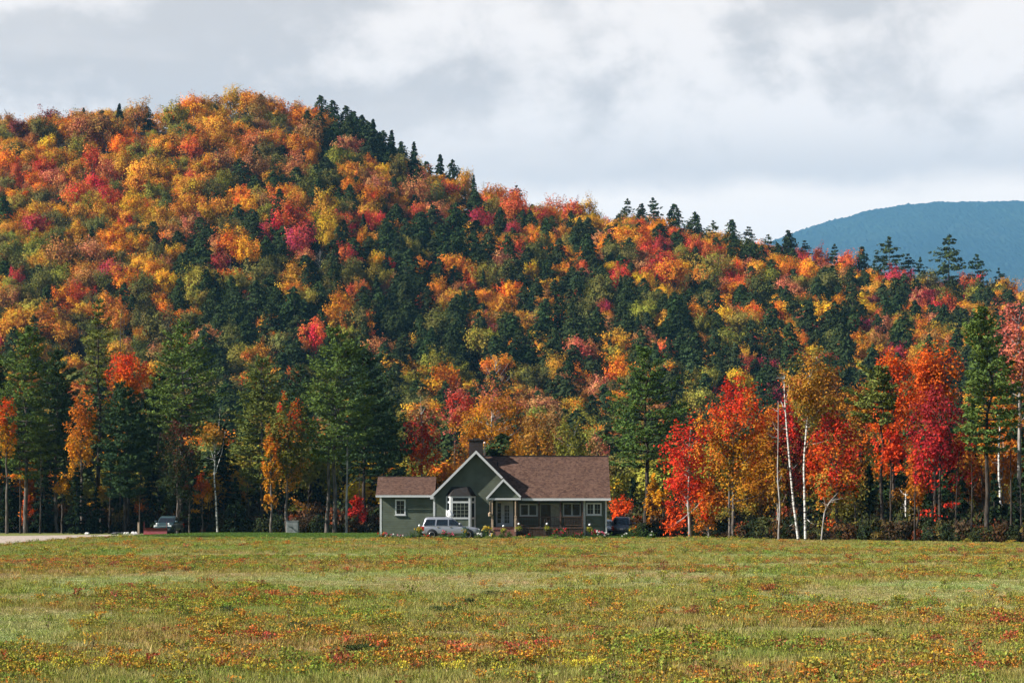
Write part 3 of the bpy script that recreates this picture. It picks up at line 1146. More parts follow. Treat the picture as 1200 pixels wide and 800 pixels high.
# crowns as the photograph shows them: code, column, row, crown half width (pixels)
HILL = """
E415,147,12 E432,160,12 E444,170,11 E470,180,10 K8,136,8 B6,142,9 M24,152,11 M62,137,11 G50,152,14 Y56,168,10 B100,147,18 B125,152,16 S140,135,9 E172,136,8 S98,135,6 B160,134,12 A165,152,14 O150,157,11 A185,142,12 L205,134,14 O225,128,14
B222,142,10 A195,167,14 G218,152,13 O195,172,12 O225,166,12 G15,177,13 O5,162,8 L88,172,14 A70,187,14 R108,186,16 P125,198,14 O10,188,14 R20,202,10 A85,202,14 R55,197,12 P65,208,12 A145,192,14
A170,197,14 B180,192,13 R115,218,13 R90,231,16 R130,233,13 G135,225,10 A165,218,14 A190,203,12 L180,223,12 G195,235,12 A220,225,15 R225,206,8 A238,198,12 E4,248,14 A45,248,13 Y70,248,8 L20,238,10
A120,248,13 Y155,241,12 C43,265,13 A190,253,15 P228,265,13 A215,248,13 R148,260,9 L13,280,9 A25,275,8 G65,278,12 A90,275,12 G115,265,12 G165,261,8 A165,283,14 P108,295,17 O130,288,14 B72,301,19
L40,293,13 G10,303,14 G25,313,14 A45,303,10 G140,303,13 G185,293,13 B205,278,14 C132,314,14 B105,325,14 E98,311,6 L72,328,13 G50,333,14 A182,311,14 Y198,300,8 E212,313,12 E238,294,15 Y195,328,12
A155,315,8 O78,348,15 R98,345,12 C18,328,10 B15,348,15 G30,353,13 G125,333,12 G165,333,14 E145,348,12 E155,362,12 L230,328,13 A125,358,14 G172,358,14 E210,343,12 O195,363,10 A45,373,18 A75,388,14
A135,373,14 G190,380,20 G160,373,13 G220,378,12 C5,393,8 N40,392,14 A165,395,8 B235,393,10
O228,127,12 Y270,116,10 A290,119,14 G285,129,16 B305,128,12 O328,125,12 B345,133,14 O365,131,8 E375,129,12 E390,135,12 E405,141,12 E375,149,13 E390,153,13 E410,151,12 E360,143,9 E424,152,12 S437,158,13
E449,167,10 S459,170,12 C398,164,9 P405,171,12 Y418,161,6 R438,175,12 L395,185,14 G415,188,13 A350,168,14 Y337,168,6 A362,173,10 B365,155,14 B300,168,14 A310,163,12 A255,148,14 B255,129,14 A245,168,12
R228,173,12 O240,193,13 B265,188,15 O282,183,12 B300,193,16 G325,193,14 G315,178,12 B345,188,15 B350,203,14 G370,213,14 Y340,198,6 A225,221,14 O282,228,14 L262,215,12 G250,223,14 O328,228,14 A345,235,12
L305,228,12 B310,238,12 Y290,248,11 A265,243,14 A380,243,14 G395,243,14 A415,203,13 Y445,200,10 O410,221,13 P445,218,14 O435,233,12 A432,248,11 R425,258,10 R405,258,10 R340,258,18 A385,261,14
C352,282,17 C308,273,11 G265,268,13 A245,253,13 O270,286,13 B255,288,12 Y290,295,14 E312,293,12 E330,295,10 C258,310,11 Y383,271,14 A388,285,12 O425,275,11 E403,271,10 E450,281,12 R408,301,13 P358,303,10
K375,301,8 A345,321,16 G385,321,14 G415,313,13 Y440,306,9 R455,305,7 P457,331,10 R418,338,12 O398,355,16 A340,343,14 L355,353,14 G380,338,12 G310,322,18 L272,328,14 L235,323,14 L232,351,12 E252,358,14
E275,358,16 E300,353,16 E315,373,14 E240,373,14 E345,363,18 E365,373,14 E290,388,14 G415,373,18 O430,381,9 O385,373,10 R368,392,17 G270,391,13 B240,395,12 O330,398,10 E445,353,12 E455,373,12 G330,405,15 A305,418,16 B350,408,12
S485,186,13 S516,198,12 E530,202,10 S555,214,6 E500,206,12 K566,216,4 N605,228,7 A545,210,8 G465,194,14 A447,214,9 B490,225,16 A505,222,14 G510,233,14 O465,235,8 B545,228,15 A572,229,12 O582,228,9
L580,243,12 R602,235,12 R605,247,16 C565,258,13 R490,250,11 R507,256,8 R443,258,9 E535,259,15 E495,269,14 E515,283,13 E455,279,14 E475,274,12 L475,289,12 Y512,278,7 Y536,275,6 Y570,271,8 A555,279,10
O525,288,8 O578,285,10 E555,289,13 E582,274,8 C602,273,10 A620,272,11 E640,272,12 G635,284,12 E595,294,13 O630,281,9 P652,247,16 R672,245,10 Y668,256,10 A660,271,8 O652,283,9 E672,289,12 E655,299,14 G625,299,14
Y620,316,11 O545,313,15 O528,315,12 R550,328,8 L570,322,14 L495,303,9 O488,312,10 E515,320,13 E475,324,12 E595,324,14 O514,340,11 R500,352,10 Y518,361,10 G585,326,14 B540,341,10 O562,351,10 A572,350,12
O600,344,14 A588,358,12 E475,354,16 E465,384,14 E540,348,10 G512,376,18 E540,394,13 M577,388,9 L568,399,16 A478,404,12 B448,409,14 E470,419,14 L515,426,18 E630,345,13 E640,369,14 R627,357,7 P625,373,7 E635,389,14
Y655,333,7 O665,353,10 E670,374,14 E650,404,14 O648,413,10 A655,433,13 G628,443,14 P683,412,17 K580,436,20 O520,449,18 L480,449,14 E505,400,12 E600,385,14 E610,405,14 E590,410,13
C675,243,8 Y690,244,12 N735,246,9 S752,250,8 S765,248,11 E790,257,13 E815,267,13 N836,270,8 E858,273,11 S878,280,10 C708,266,10 R740,259,9 O763,262,11 Y730,274,12 O748,276,12 O775,264,8 R792,274,9
C775,286,10 R760,284,6 O710,282,12 E680,279,14 E690,294,14 G720,296,14 G737,304,12 R772,312,16 O790,324,17 Y755,328,12 A758,336,10 Y775,344,9 R725,323,13 E705,329,13 G705,339,16 P685,322,10 E740,344,13
L800,299,9 E815,302,9 R815,289,11 R835,296,12 L840,312,17 O862,312,9 R850,325,11 R870,334,12 G830,334,13 L755,364,14 G770,354,13 E790,364,16 C709,361,9 G685,374,15 E700,380,13 O845,358,11 Y850,371,11 L825,377,14
O882,367,12 P715,376,6 P757,398,12 C752,387,6 Y770,401,5 R778,414,12 E735,389,14 E690,396,16 E780,390,12 L718,419,14 O728,436,15 E815,414,18 L855,402,15 E862,424,16 Y828,429,7 L820,449,17 Y865,449,13 C830,461,9
Y880,449,10 B665,449,14 P700,454,14 A680,468,9 L815,474,18
N900,288,9 S923,284,10 S943,292,7 S978,298,8 S1010,302,9 S1027,306,7 N1042,298,14 S1064,309,8 S1078,312,7 N1112,301,18 N1145,313,10 S1170,323,6 R960,299,10 R993,304,10 C943,306,9 O945,314,14 G970,329,15 C1055,326,13
G1085,329,14 Y1075,339,8 R1140,329,12 Y1172,334,9 O1185,342,9 L1160,339,10 C1090,349,11 P1075,349,10 E1050,344,13 O1130,349,12 R1110,359,14 O1070,364,12 M1020,356,9 Y1012,352,11 O985,356,13 Y968,366,13
R1030,369,9 E945,374,15 E1000,379,13 C1010,382,12 P1035,379,11 B1025,399,12 E1060,389,16 O1083,384,9 R1070,401,6 E925,400,16 O925,381,9 Y928,389,7 O940,402,13 E905,374,14 E910,410,15 E985,399,16 S995,409,11
Y890,316,10 O920,316,11 L905,324,12 E960,344,13 L935,334,11 R1158,356,7 E1150,349,12 E1120,379,14 G890,340,14 E1140,385,14 B1090,400,12 E880,395,15 E1185,375,14 O1195,395,13
"""


def parse_hill():
    out = []
    for w in HILL.split():
        a = w[1:].split(',')
        out.append((w[0], float(a[0]), float(a[1]), float(a[2])))
    return out


CONIF = set('ESN')


def build_hill():
    rng = np.random.default_rng(23)
    # prototypes: (mesh with object colour, same mesh with instance colour, height, crown half width)
    def variants(fn, n, *argsets):
        out = []
        for i in range(n):
            out.append(fn(i))
        return out
    protos = {}

    def reg(kind, tms, H, R):
        lst = []
        for tm in tms:
            me = tm.merged(kind, M['leaf_object'], M['bark'])
            me2 = me.copy()
            me2.materials[0] = M['leaf_instance']
            lst.append((me, me2))
        protos[kind] = (lst, H, R)
    reg('round', [hill_broadleaf(rng, 12, 5.0, 1.0, 1.0) for _ in range(12)], 12.0, 5.0)
    reg('sparse', [hill_broadleaf(rng, 12, 5.0, .45) for _ in range(4)], 12.0, 5.0)
    reg('hemlock', [hill_conifer(rng, 14, 4.2, 'hemlock') for _ in range(7)], 14.0, 4.2)
    reg('spruce', [hill_conifer(rng, 14, 2.9, 'spruce') for _ in range(3)], 14.0, 2.9)
    reg('pine', [hill_conifer(rng, 15, 4.0, 'pine') for _ in range(4)], 15.0, 4.0)
    reg('ragged', [hill_conifer(rng, 14, 3.6, 'pine') for _ in range(3)] + [hill_conifer(rng, 14, 3.6, 'hemlock') for _ in range(2)], 14.0, 3.6)
    bare = []
    for _ in range(2):
        tm = make_bare(rng, 12, 4.5, .16, 26, .3)
        me = tm.wood('bare', M['bark_grey'])
        bare.append((me, me))
    protos['bare'] = (bare, 12.0, 4.5)

    def kind_of(c, px=0):
        if c == 'E':
            return 'hemlock'
        if c == 'S':
            return 'spruce' if px < 600 else 'ragged'
        if c == 'N':
            return 'pine'
        if c == 'K':
            return 'bare'
        if c in 'BP' and rng.uniform() < .4:
            return 'sparse'
        return 'round'

    trees = []     # (code, kind, X, Y, Z, sxy, sz, px, py, rpx, hand)
    hand = parse_hill()
    for c, px, py, r in hand:
        k = kind_of(c, px)
        lst, H0, R0 = protos[k]
        Ys = np.arange(285.0, float(ridge_y(px)) * 1.03, 3.0)
        X = (px - 600) / F * Ys
        Z = terrain(X, Ys)
        R = r * 1.36 * Ys / F
        sxy = R / R0
        if k in ('hemlock', 'pine'):
            Hh = np.maximum(2.9 * R, 9.0)
        elif k == 'ragged':
            Hh = np.maximum(3.0 * R, 9.0)
        elif k == 'spruce':
            Hh = np.maximum(3.6 * R, 9.0)
        else:
            Hh = np.maximum(2.0 * R + 2.2, 7.0)
        hc = Hh - R * (0.75 if c not in CONIF else 1.0)
        row = YH - (Z + hc - CAMZ) / Ys * F
        i = int(np.argmin(np.abs(row - py)))
        Yt, extra = Ys[i], 0.0
        if row[i] > py + 1.5:                     # above the ridge: a taller tree on the skyline
            extra = (row[i] - py) / F * Yt
        Ht = float(Hh[i]) + extra
        sxy = sxy * (1 + .7 * extra / Ht)
        trees.append([c, k, float(X[i]), float(Yt), float(Z[i]), float(sxy[i]), Ht / H0, px, py, r, 1])
    H = np.array([[t[7], t[8], t[9], t[3]] for t in trees])
    P = np.array([[t[2], t[3], t[9] * t[3] / F] for t in trees])

    # the wood between them
    sp = 6.9
    fills = []
    for Y in np.arange(266.0, 930.0, sp * .9):
        half = 760 / F * Y
        for X in np.arange(-half, half, sp):
            x = X + rng.uniform(-.42, .42) * sp
            y = Y + rng.uniform(-.42, .42) * sp
            px = 600 + F * x / y
            yr = float(ridge_y(px))
            if y > yr * 1.04 or y < forest_edge(px) + 14:
                continue
            d = np.hypot(P[:, 0] - x, P[:, 1] - y)
            if np.any(d < 0.62 * P[:, 2] + 2.2):
                continue
            z = tz(x, y)
            R = rng.uniform(2.8, 5.0)
            h = 1.75 * R + rng.uniform(0.3, 1.4)
            py = YH - (z + h * .62 - CAMZ) / y * F
            sky_d = py - float(skyline(px))
            # keep the placed crowns in view
            close = (np.abs(H[:, 0] - px) < H[:, 2] * 1.0) & (H[:, 1] > py - H[:, 2] * .9) & (H[:, 1] - py < H[:, 2] * 1.0) & (H[:, 3] > y)
            if np.any(close) and rng.uniform() < .9:
                continue
            # what grows here
            n = float(fbm(np.array([x / 45.0]), np.array([y / 45.0]), 2, 77)[0]) - .5
            if y < 330:
                if 430 < px < 770:
                    pe, mix = .12, 'AOLBGPAYLG'
                elif px >= 770:
                    pe, mix = .45, 'ROAYLBGR'
                else:
                    pe, mix = .70, 'GLAOGB'
            elif y < HILL_FOOT:
                if 430 < px < 770:
                    pe, mix = .25, 'AOLBGPGL'
                elif px >= 770:
                    pe, mix = .50, 'LYGROB'
                else:
                    pe, mix = .40, 'GLABGO'
            elif px < 450 and sky_d < 120 - max(0, px - 250) * .2:
                pe, mix = .05, 'AAOBBGLAOGAB'
            elif px < 230:
                pe, mix = .15, 'AAGGOLBGAO'
            elif sky_d < 90:
                pe, mix = .38, 'OYRAGLP'
            elif px < 880:
                pe, mix = .64, 'GGLAOBA'
            else:
                pe, mix = .52, 'ORYAGGLC'
            pe = pe + n * .6
            if rng.uniform() < pe:
                c = 'E' if rng.uniform() < .92 or sky_d < 60 else 'S'
                k = 'hemlock' if c == 'E' else 'spruce'
                R = rng.uniform(3.4, 5.4) * (1 if c == 'E' else .62)
                h = rng.uniform(8.5, 12.5)
                if y > yr * .93:
                    h *= .8
            else:
                c = mix[rng.integers(len(mix))]
                k = kind_of(c)
            if y < 330:
                if 430 < px < 770:
                    h *= rng.uniform(.75, .95)
                else:
                    h *= rng.uniform(.85, 1.15)
            lst, H0, R0 = protos[k]
            fills.append([c, k, x, y, z, R / R0, h / H0, px, YH - (z + h * .6 - CAMZ) / y * F, R * F / y, 0])
    trees += fills
    # which of them the photograph's view shows, and how much of each: a small depth buffer of crown outlines
    W, Hh_ = 1200, 640
    buf = np.full((Hh_, W), -1, int)
    order = sorted(range(len(trees)), key=lambda i: -trees[i][3])
    for i in order:
        t = trees[i]
        lst, H0, R0 = protos[t[1]]
        h = t[6] * H0
        s = F / t[3]
        top = YH - (t[4] + h - CAMZ) * s
        bot = YH - (t[4] + h * .22 - CAMZ) * s
        r = t[5] * R0 * s
        x0, x1, y0, y1 = int(max(0, t[7] - r)), int(min(W, t[7] + r)), int(max(0, top)), int(min(Hh_, bot))
        if x1 <= x0 or y1 <= y0:
            continue
        yy, xx = np.mgrid[y0:y1, x0:x1]
        if t[0] in CONIF:
            inside = np.abs(xx - t[7]) < r * np.clip((yy - top) / max(bot - top, 1), 0, 1) ** .7
        else:
            inside = ((xx - t[7]) / max(r, 1)) ** 2 + ((yy - (top + bot) / 2) / max((bot - top) / 2, 1)) ** 2 < 1
        buf[y0:y1, x0:x1][inside] = i
    buf[int(YH) - 10:, :] = -1
    cnt = np.bincount(buf[buf >= 0], minlength=len(trees))
    for i, t in enumerate(trees):
        t.append(int(cnt[i]))
    vis = [i for i in range(len(trees)) if trees[i][11] > 60 and trees[i][3] > 330]
    leafy = sorted([i for i in vis if trees[i][0] not in CONIF], key=lambda i: -trees[i][11])[:N_LEAFY]
    conif = sorted([i for i in vis if trees[i][0] in CONIF], key=lambda i: -trees[i][11])[:N_CONIF]
    chosen = set(leafy + conif)
    ROWS = [(22, 'on the skyline'), (75, 'just below the ridge'), (140, 'on the upper slope'), (205, 'on the middle slope'), (265, 'on the lower slope'), (999, 'at the hill foot')]
    labels = {}
    info = {}
    for i in chosen:
        t = trees[i]
        band = next(n for lim, n in ROWS if t[8] - float(skyline(t[7])) < lim)
        mark = next(n for lim, n in MARKS if t[7] < lim)
        sz = 'tree' if t[0] not in CONIF else {'E': 'hemlock', 'S': 'spruce', 'N': 'pine'}[t[0]]
        if t[0] == 'K':
            sz = 'tree'
        key = '%s %s %s, above %s' % (CNAME[t[0]], sz, band, mark)
        info.setdefault(key, []).append(i)
    ORD = ['first', 'second', 'third', 'fourth', 'fifth', 'sixth', 'seventh', 'eighth', 'ninth', 'tenth']
    for key, ids in info.items():
        if len(ids) == 1:
            labels[ids[0]] = key
        elif len(ids) == 2:
            a, b = ids
            if abs(trees[a][7] - trees[b][7]) >= abs(trees[a][8] - trees[b][8]):
                a, b = sorted(ids, key=lambda i: trees[i][7])
                labels[a], labels[b] = 'left-hand ' + key, 'right-hand ' + key
            else:
                a, b = sorted(ids, key=lambda i: trees[i][8])
                labels[a], labels[b] = 'upper ' + key, 'lower ' + key
        else:
            for k, i in enumerate(sorted(ids, key=lambda i: trees[i][7])):
                labels[i] = '%s-from-left %s' % (ORD[min(k, 9)], key)
    NAME = {'ragged': 'spruce_tree', 'hemlock': 'hemlock_tree', 'spruce': 'spruce_tree', 'pine': 'pine_tree', 'bare': 'bare_tree'}

    def tint(c):
        a = np.array(HC[c]) * rng.uniform(.82, 1.15)
        return np.clip(a * rng.uniform(.90, 1.10, 3), 0, .85)
    inst = {}
    kinds = list(protos)
    for i, t in enumerate(trees):
        lst, H0, R0 = protos[t[1]]
        vi = int(rng.integers(len(lst)))
        rot = float(rng.uniform(0, 6.28))
        col = tint(t[0])
        if i in chosen:
            o = bpy.data.objects.new(NAME.get(t[1], 'deciduous_tree'), lst[vi][0])
            o.location = (t[2], t[3], t[4])
            o.rotation_euler = (0, 0, rot)
            o.scale = (t[5], t[5] * rng.uniform(.9, 1.1), t[6])
            o.color = (col[0], col[1], col[2], 1)
            COL.objects.link(o)
            tag(o, labels[i], 'tree', 'evergreens on the wooded hill' if t[0] in CONIF else 'leafy trees on the wooded hill')
        else:
            inst.setdefault((t[1], vi), []).append((t[2], t[3], t[4], rot, t[5], t[5], t[6], col[0], col[1], col[2]))
    scatter('forest', [(protos[k][0][v][1], rows) for (k, v), rows in inst.items()],
            'mass of mixed autumn trees filling the hill between the larger crowns', 'forest')


def scatter(name, sets, label, cat):
    """One object that draws many copies: sets = [(mesh, rows of x, y, z, turn, sx, sy, sz, r, g, b)]."""
    meshes = [s[0] for s in sets]
    rows = np.concatenate([np.asarray(s[1], dtype=np.float64) for s in sets])
    which = np.concatenate([np.full(len(s[1]), k) for k, s in enumerate(sets)])
    me = bpy.data.meshes.new(name)
    n = len(rows)
    me.vertices.add(n)
    me.vertices.foreach_set('co', rows[:, :3].astype(np.float32).ravel())

    def fa(nm, typ, arr, prop):
        a = me.attributes.new(nm, typ, 'POINT')
        a.data.foreach_set(prop, arr)
    rot = np.zeros((n, 3), np.float32)
    rot[:, 2] = rows[:, 3]
    fa('turn', 'FLOAT_VECTOR', rot.ravel(), 'vector')
    fa('size', 'FLOAT_VECTOR', rows[:, 4:7].astype(np.float32).ravel(), 'vector')
    c = np.ones((n, 4), np.float32)
    c[:, :3] = rows[:, 7:10]
    fa('tint', 'FLOAT_COLOR', c.ravel(), 'color')
    fa('which', 'INT', which.astype(np.int32), 'value')
    o = obj_from_mesh(name, me)
    tag(o, label, cat, kind='stuff')
    src = bpy.data.collections.new(name + '_sources')
    for k, m in enumerate(meshes):
        so = bpy.data.objects.new('%s_source_%03d' % (name, k), m)
        src.objects.link(so)
    g = bpy.data.node_groups.new(name + '_scatter', 'GeometryNodeTree')
    g.interface.new_socket('Geometry', in_out='INPUT', socket_type='NodeSocketGeometry')
    g.interface.new_socket('Geometry', in_out='OUTPUT', socket_type='NodeSocketGeometry')
    N = g.nodes
    gi, go = N.new('NodeGroupInput'), N.new('NodeGroupOutput')
    mtp = N.new('GeometryNodeMeshToPoints')
    g.links.new(gi.outputs[0], mtp.inputs['Mesh'])
    ci = N.new('GeometryNodeCollectionInfo')
    ci.inputs['Collection'].default_value = src
    ci.inputs['Separate Children'].default_value = True
    ci.inputs['Reset Children'].default_value = True
    iop = N.new('GeometryNodeInstanceOnPoints')
    g.links.new(mtp.outputs[0], iop.inputs['Points'])
    g.links.new(ci.outputs[0], iop.inputs['Instance'])
    iop.inputs['Pick Instance'].default_value = True

    def na(nm, typ):
        a = N.new('GeometryNodeInputNamedAttribute')
        a.data_type = typ
        a.inputs['Name'].default_value = nm
        return a.outputs['Attribute']
    g.links.new(na('which', 'INT'), iop.inputs['Instance Index'])
    g.links.new(na('turn', 'FLOAT_VECTOR'), iop.inputs['Rotation'])
    g.links.new(na('size', 'FLOAT_VECTOR'), iop.inputs['Scale'])
    g.links.new(iop.outputs[0], go.inputs[0])
    md = o.modifiers.new('scatter', 'NODES')
    md.node_group = g
    return o


N_LEAFY, N_CONIF = 250, 200
MARKS = [(22, 'the left edge maple'), (72, 'the broad green pine'), (104, 'the amber maple'), (130, 'the tall thin pine'), (178, 'the dense blue-green pine'),
         (232, 'the pickup truck'), (280, 'the small white birch'), (322, 'the yellowish pine'), (362, 'the grey metal cabinet'), (412, 'the twin-trunked pine'), (445, 'the dark pines'),
         (480, 'the garage wing'), (512, 'the slim red maple'), (545, 'the silver SUV'), (585, 'the house chimney'), (630, 'the porch steps'), (672, 'the porch'), (715, 'the right roof end'),
         (745, 'the dark SUV'), (785, 'the big spreading pine'), (835, 'the scarlet maple'), (885, 'the tall red-topped maple'), (930, 'the leaning white birch'), (965, 'the golden birch'),
         (1012, 'the blood-red maple'), (1040, 'the one-sided pine'), (1075, 'the tall flame-orange maple'), (1125, 'the dark crimson maple'), (1172, 'the tall right-hand pine'), (9999, 'the half-bare pink maple')]
build_hill()


# ------------------------------------------------------------------ the trees along the edge of the meadow
GRP = 'trees along the edge of the meadow'
T_RED, T_ORG, T_YEL, T_GRN, T_CRI = (0.60, .045, .022), (0.60, .155, .018), (0.58, .27, .018), (0.13, .13, .025), (0.36, .022, .030)
T_AMB, T_OLV, T_PNK, T_LIM, T_RST = (0.48, .20, .025), (0.20, .17, .035), (0.50, .14, .10), (0.24, .23, .035), (0.22, .075, .025)
T_FLM = (0.66, .085, .015)


class Spot:
    """Sizes of a tree at depth D from its rows and columns in the photograph."""
    def __init__(self, px, D, top, low=None, half=None):
        self.x, self.y = (px - 600) / F * D, D
        self.z = tz(self.x, D)
        self.H = CAMZ - (top - YH) / F * D - self.z
        self.zb = (CAMZ - (low - YH) / F * D - self.z) if low is not None else None
        self.w = half / F * D if half else None
        self.k = D / F


_tr = [500]


def trng():
    _tr[0] += 1
    return np.random.default_rng(_tr[0])


def pine(px, D, top, low, half, label, cols=PINE_A, bark='bark', name='pine_tree', **kw):
    s = Spot(px, D, top, low, half)
    tm = make_pine(trng(), s.H, s.zb, s.w, cols, **kw)
    return plant_tree(name, label, 'pine' if name == 'pine_tree' else 'tree', GRP, tm, s.x, s.y, M[bark], M['needle_baked'])


def maple(px, D, top, low, half, cols, label, bark='bark', name='maple_tree', cat='maple', off=0.0, **kw):
    s = Spot(px, D, top, low, half)
    kw.setdefault('clump', max(.22, min(.75, .40 * s.w)))
    tm = make_broadleaf(trng(), s.H, s.zb, s.w, cols, offx=off * s.k, **kw)
    return plant_tree(name, label, cat, GRP, tm, s.x, s.y, M[bark], M['leaf_baked'])


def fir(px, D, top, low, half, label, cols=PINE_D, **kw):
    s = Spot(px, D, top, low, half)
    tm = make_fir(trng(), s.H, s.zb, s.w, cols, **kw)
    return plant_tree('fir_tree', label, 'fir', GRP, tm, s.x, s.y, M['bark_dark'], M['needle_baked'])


# -- left of the house
pine(30, 262, 385, 560, 37, 'broad bright green white pine by the drive at the far left', PINE_A, dens=1.25)
pine(66, 266, 412, 575, 34, 'shaggy dark green pine right of the broad bright pine', PINE_D, dens=1.2, thin_low=.8)
pine(115, 270, 352, 520, 22, 'tall thin see-through pine with bare lower trunk', PINE_B, dens=.65, step=.85, bark='bark_dark')
pine(146, 258, 452, 582, 30, 'dense blue-green pine left of the pickup', PINE_D, dens=1.6, step=.5, bark='bark_dark')
pine(212, 264, 380, 515, 42, 'large layered pine with pale upper trunk behind the pickup', PINE_A, dens=1.05, bark='bark')
pine(186, 272, 440, 560, 26, 'dark pine in the gap above the pickup windscreen', PINE_D, dens=1.2)
pine(307, 262, 420, 575, 36, 'yellowish green pine between the white birch and the cabinet', PINE_B, dens=1.15)
pine(392, 250, 386, 545, 40, 'tall bright green pine with two pale trunks left of the house', PINE_A, dens=1.1, two=-0.85, bark='bark', r0=.26)
pine(427, 256, 412, 560, 34, 'dark shaded pine just right of the two-trunked pine', PINE_D, dens=1.25, bark='bark_dark', side=.25)
pine(450, 262, 468, 575, 30, 'dark pine standing close behind the garage wing', PINE_D, dens=1.3, bark='bark_dark')
pine(2, 270, 420, 570, 26, 'dark pine cut by the left edge of the photo', PINE_D, dens=1.2)
pine(350, 274, 430, 560, 26, 'dim green pine behind the red-topped maple', PINE_D, dens=1.1)
maple(8, 258, 462, 548, 14, [(0, T_YEL), (.45, T_YEL), (.6, T_ORG), (1, T_FLM)], 'small yellow and orange maple at the left edge', dens=.42)
maple(96, 258, 452, 565, 21, [(0, T_YEL), (.3, T_AMB), (1, T_ORG)], 'amber orange maple between the shaggy pine and thin pine', dens=.42, clump=.6)
maple(150, 268, 412, 470, 26, [(0, T_YEL), (.35, T_ORG), (.7, T_FLM), (1, T_RED)], 'orange-red maple top showing above the dense blue-green pine', dens=.9)
maple(72, 262, 556, 580, 10, [(0, T_YEL), (1, T_YEL)], 'low yellow sapling under the shaggy pine', dens=.3, limbs=8)
maple(118, 261, 566, 590, 9, [(0, T_LIM), (1, T_YEL)], 'low yellow-green sapling under the amber maple', dens=.3, limbs=8)
maple(30, 264, 575, 608, 9, [(0, T_ORG), (1, T_FLM)], 'little rust orange sapling under the broad bright pine', dens=.3, limbs=7)
maple(208, 256, 487, 590, 25, [(0, (.030, .045, .018)), (.55, (.035, .045, .018)), (1, (.15, .04, .03))], 'dark green maple with maroon top above the pickup', dens=.75)
maple(237, 258, 552, 590, 10, [(0, T_YEL), (.5, T_ORG), (1, T_FLM)], 'orange sapling glowing beside the small white birch', dens=.8, limbs=7)
maple(172, 270, 585, 618, 16, [(0, T_RST), (1, T_ORG)], 'dull orange shrub behind the pickup in shade', dens=.6, limbs=7)
maple(337, 248, 456, 572, 27, [(0, T_AMB), (.2, T_GRN), (.55, T_GRN), (.72, T_OLV), (.85, T_ORG), (1, T_RED)], 'red-topped maple with golden left side by the grey cabinet', dens=.7, mixn=.2)
maple(318, 247, 490, 600, 11, [(0, T_AMB), (.5, T_YEL), (1, T_ORG)], 'narrow golden maple beside the red-topped maple', dens=.55, mixn=.15)
maple(420, 252, 580, 622, 10, [(0, T_CRI), (1, T_RED)], 'low red shrub at the foot of the pines by the garage', dens=.6, limbs=6)
for px, D, top, low, half, lab in [
        (90, 256, 548, 626, 17, 'bushy dark fir under the amber maple'), (113, 257, 572, 626, 13, 'small dark fir beneath the thin pine'), (52, 266, 520, 620, 20, 'dark fir between the first two pines'),
        (12, 266, 540, 624, 18, 'dark fir low at the left edge'), (178, 270, 530, 618, 20, 'dark fir behind the pickup bonnet'), (232, 262, 560, 622, 16, 'dark fir between pickup and birch'),
        (276, 256, 560, 624, 16, 'dark fir just right of the white birch'), (300, 270, 545, 618, 20, 'dark fir under the yellowish pine'), (352, 262, 568, 620, 15, 'dark fir right above the grey cabinet'),
        (372, 268, 555, 618, 16, 'dark fir behind the two pale trunks'), (404, 268, 560, 618, 16, 'dark fir between the pale trunks and the garage'), (436, 266, 560, 618, 18, 'dark fir close left of the garage wing'),
        (262, 272, 500, 615, 22, 'tall dark fir behind the small white birch'), (140, 274, 540, 615, 24, 'dark fir behind the dense blue-green pine')]:
    fir(px, D, top, low, half, lab, cols=((.022, .036, .016), (.012, .022, .011)))  # near-black firs, many added to keep the gaps behind the trunks dark

# -- behind the house
T_STRAW = (0.40, .24, .09)
maple(494, 262, 452, 566, 25, [(0, T_ORG), (.22, T_FLM), (.5, T_CRI), (.66, T_RST), (.8, T_STRAW), (1, T_STRAW)], 'slim red maple with straw-gold top behind the garage roof', bark='bark_grey', dens=.42, mixn=.12, clump=.6)
maple(545, 256, 518, 572, 24, [(0, T_AMB), (.5, T_AMB), (1, T_PNK)], 'low pinkish orange maple left of the chimney', dens=.6)
maple(577, 276, 440, 556, 48, [(0, T_YEL), (.5, T_AMB), (.8, T_AMB), (1, T_PNK)], 'broad golden orange maple rising behind the chimney', bark='bark_grey', dens=.6, limbs=30)
maple(534, 284, 450, 500, 17, [(0, T_PNK), (.6, T_RED), (1, T_PNK)], 'pinkish red maple top left of the broad golden maple', dens=.5)
maple(630, 268, 478, 560, 24, [(0, T_OLV), (.6, T_AMB), (1, T_STRAW)], 'dull golden maple above the porch roof', dens=.6)
maple(672, 262, 485, 566, 24, [(0, T_GRN), (.6, T_LIM), (1, T_OLV)], 'yellow-green birch behind the right part of roof', name='birch_tree', cat='birch', bark='bark_grey', dens=.65)
maple(700, 266, 505, 570, 20, [(0, T_RST), (.6, T_STRAW), (1, T_PNK)], 'faded pink and tan maple above the right roof end', dens=.4)
maple(652, 275, 470, 556, 18, [(0, T_RST), (1, T_STRAW)], 'straw and rust maple peeping over the roof ridge', dens=.5)
maple(520, 258, 540, 580, 18, [(0, T_OLV), (1, T_ORG)], 'small olive and orange maple low behind the garage roof', dens=.6)
maple(606, 260, 510, 566, 16, [(0, T_YEL), (1, T_AMB)], 'small yellow-orange maple right of the chimney', dens=.7)

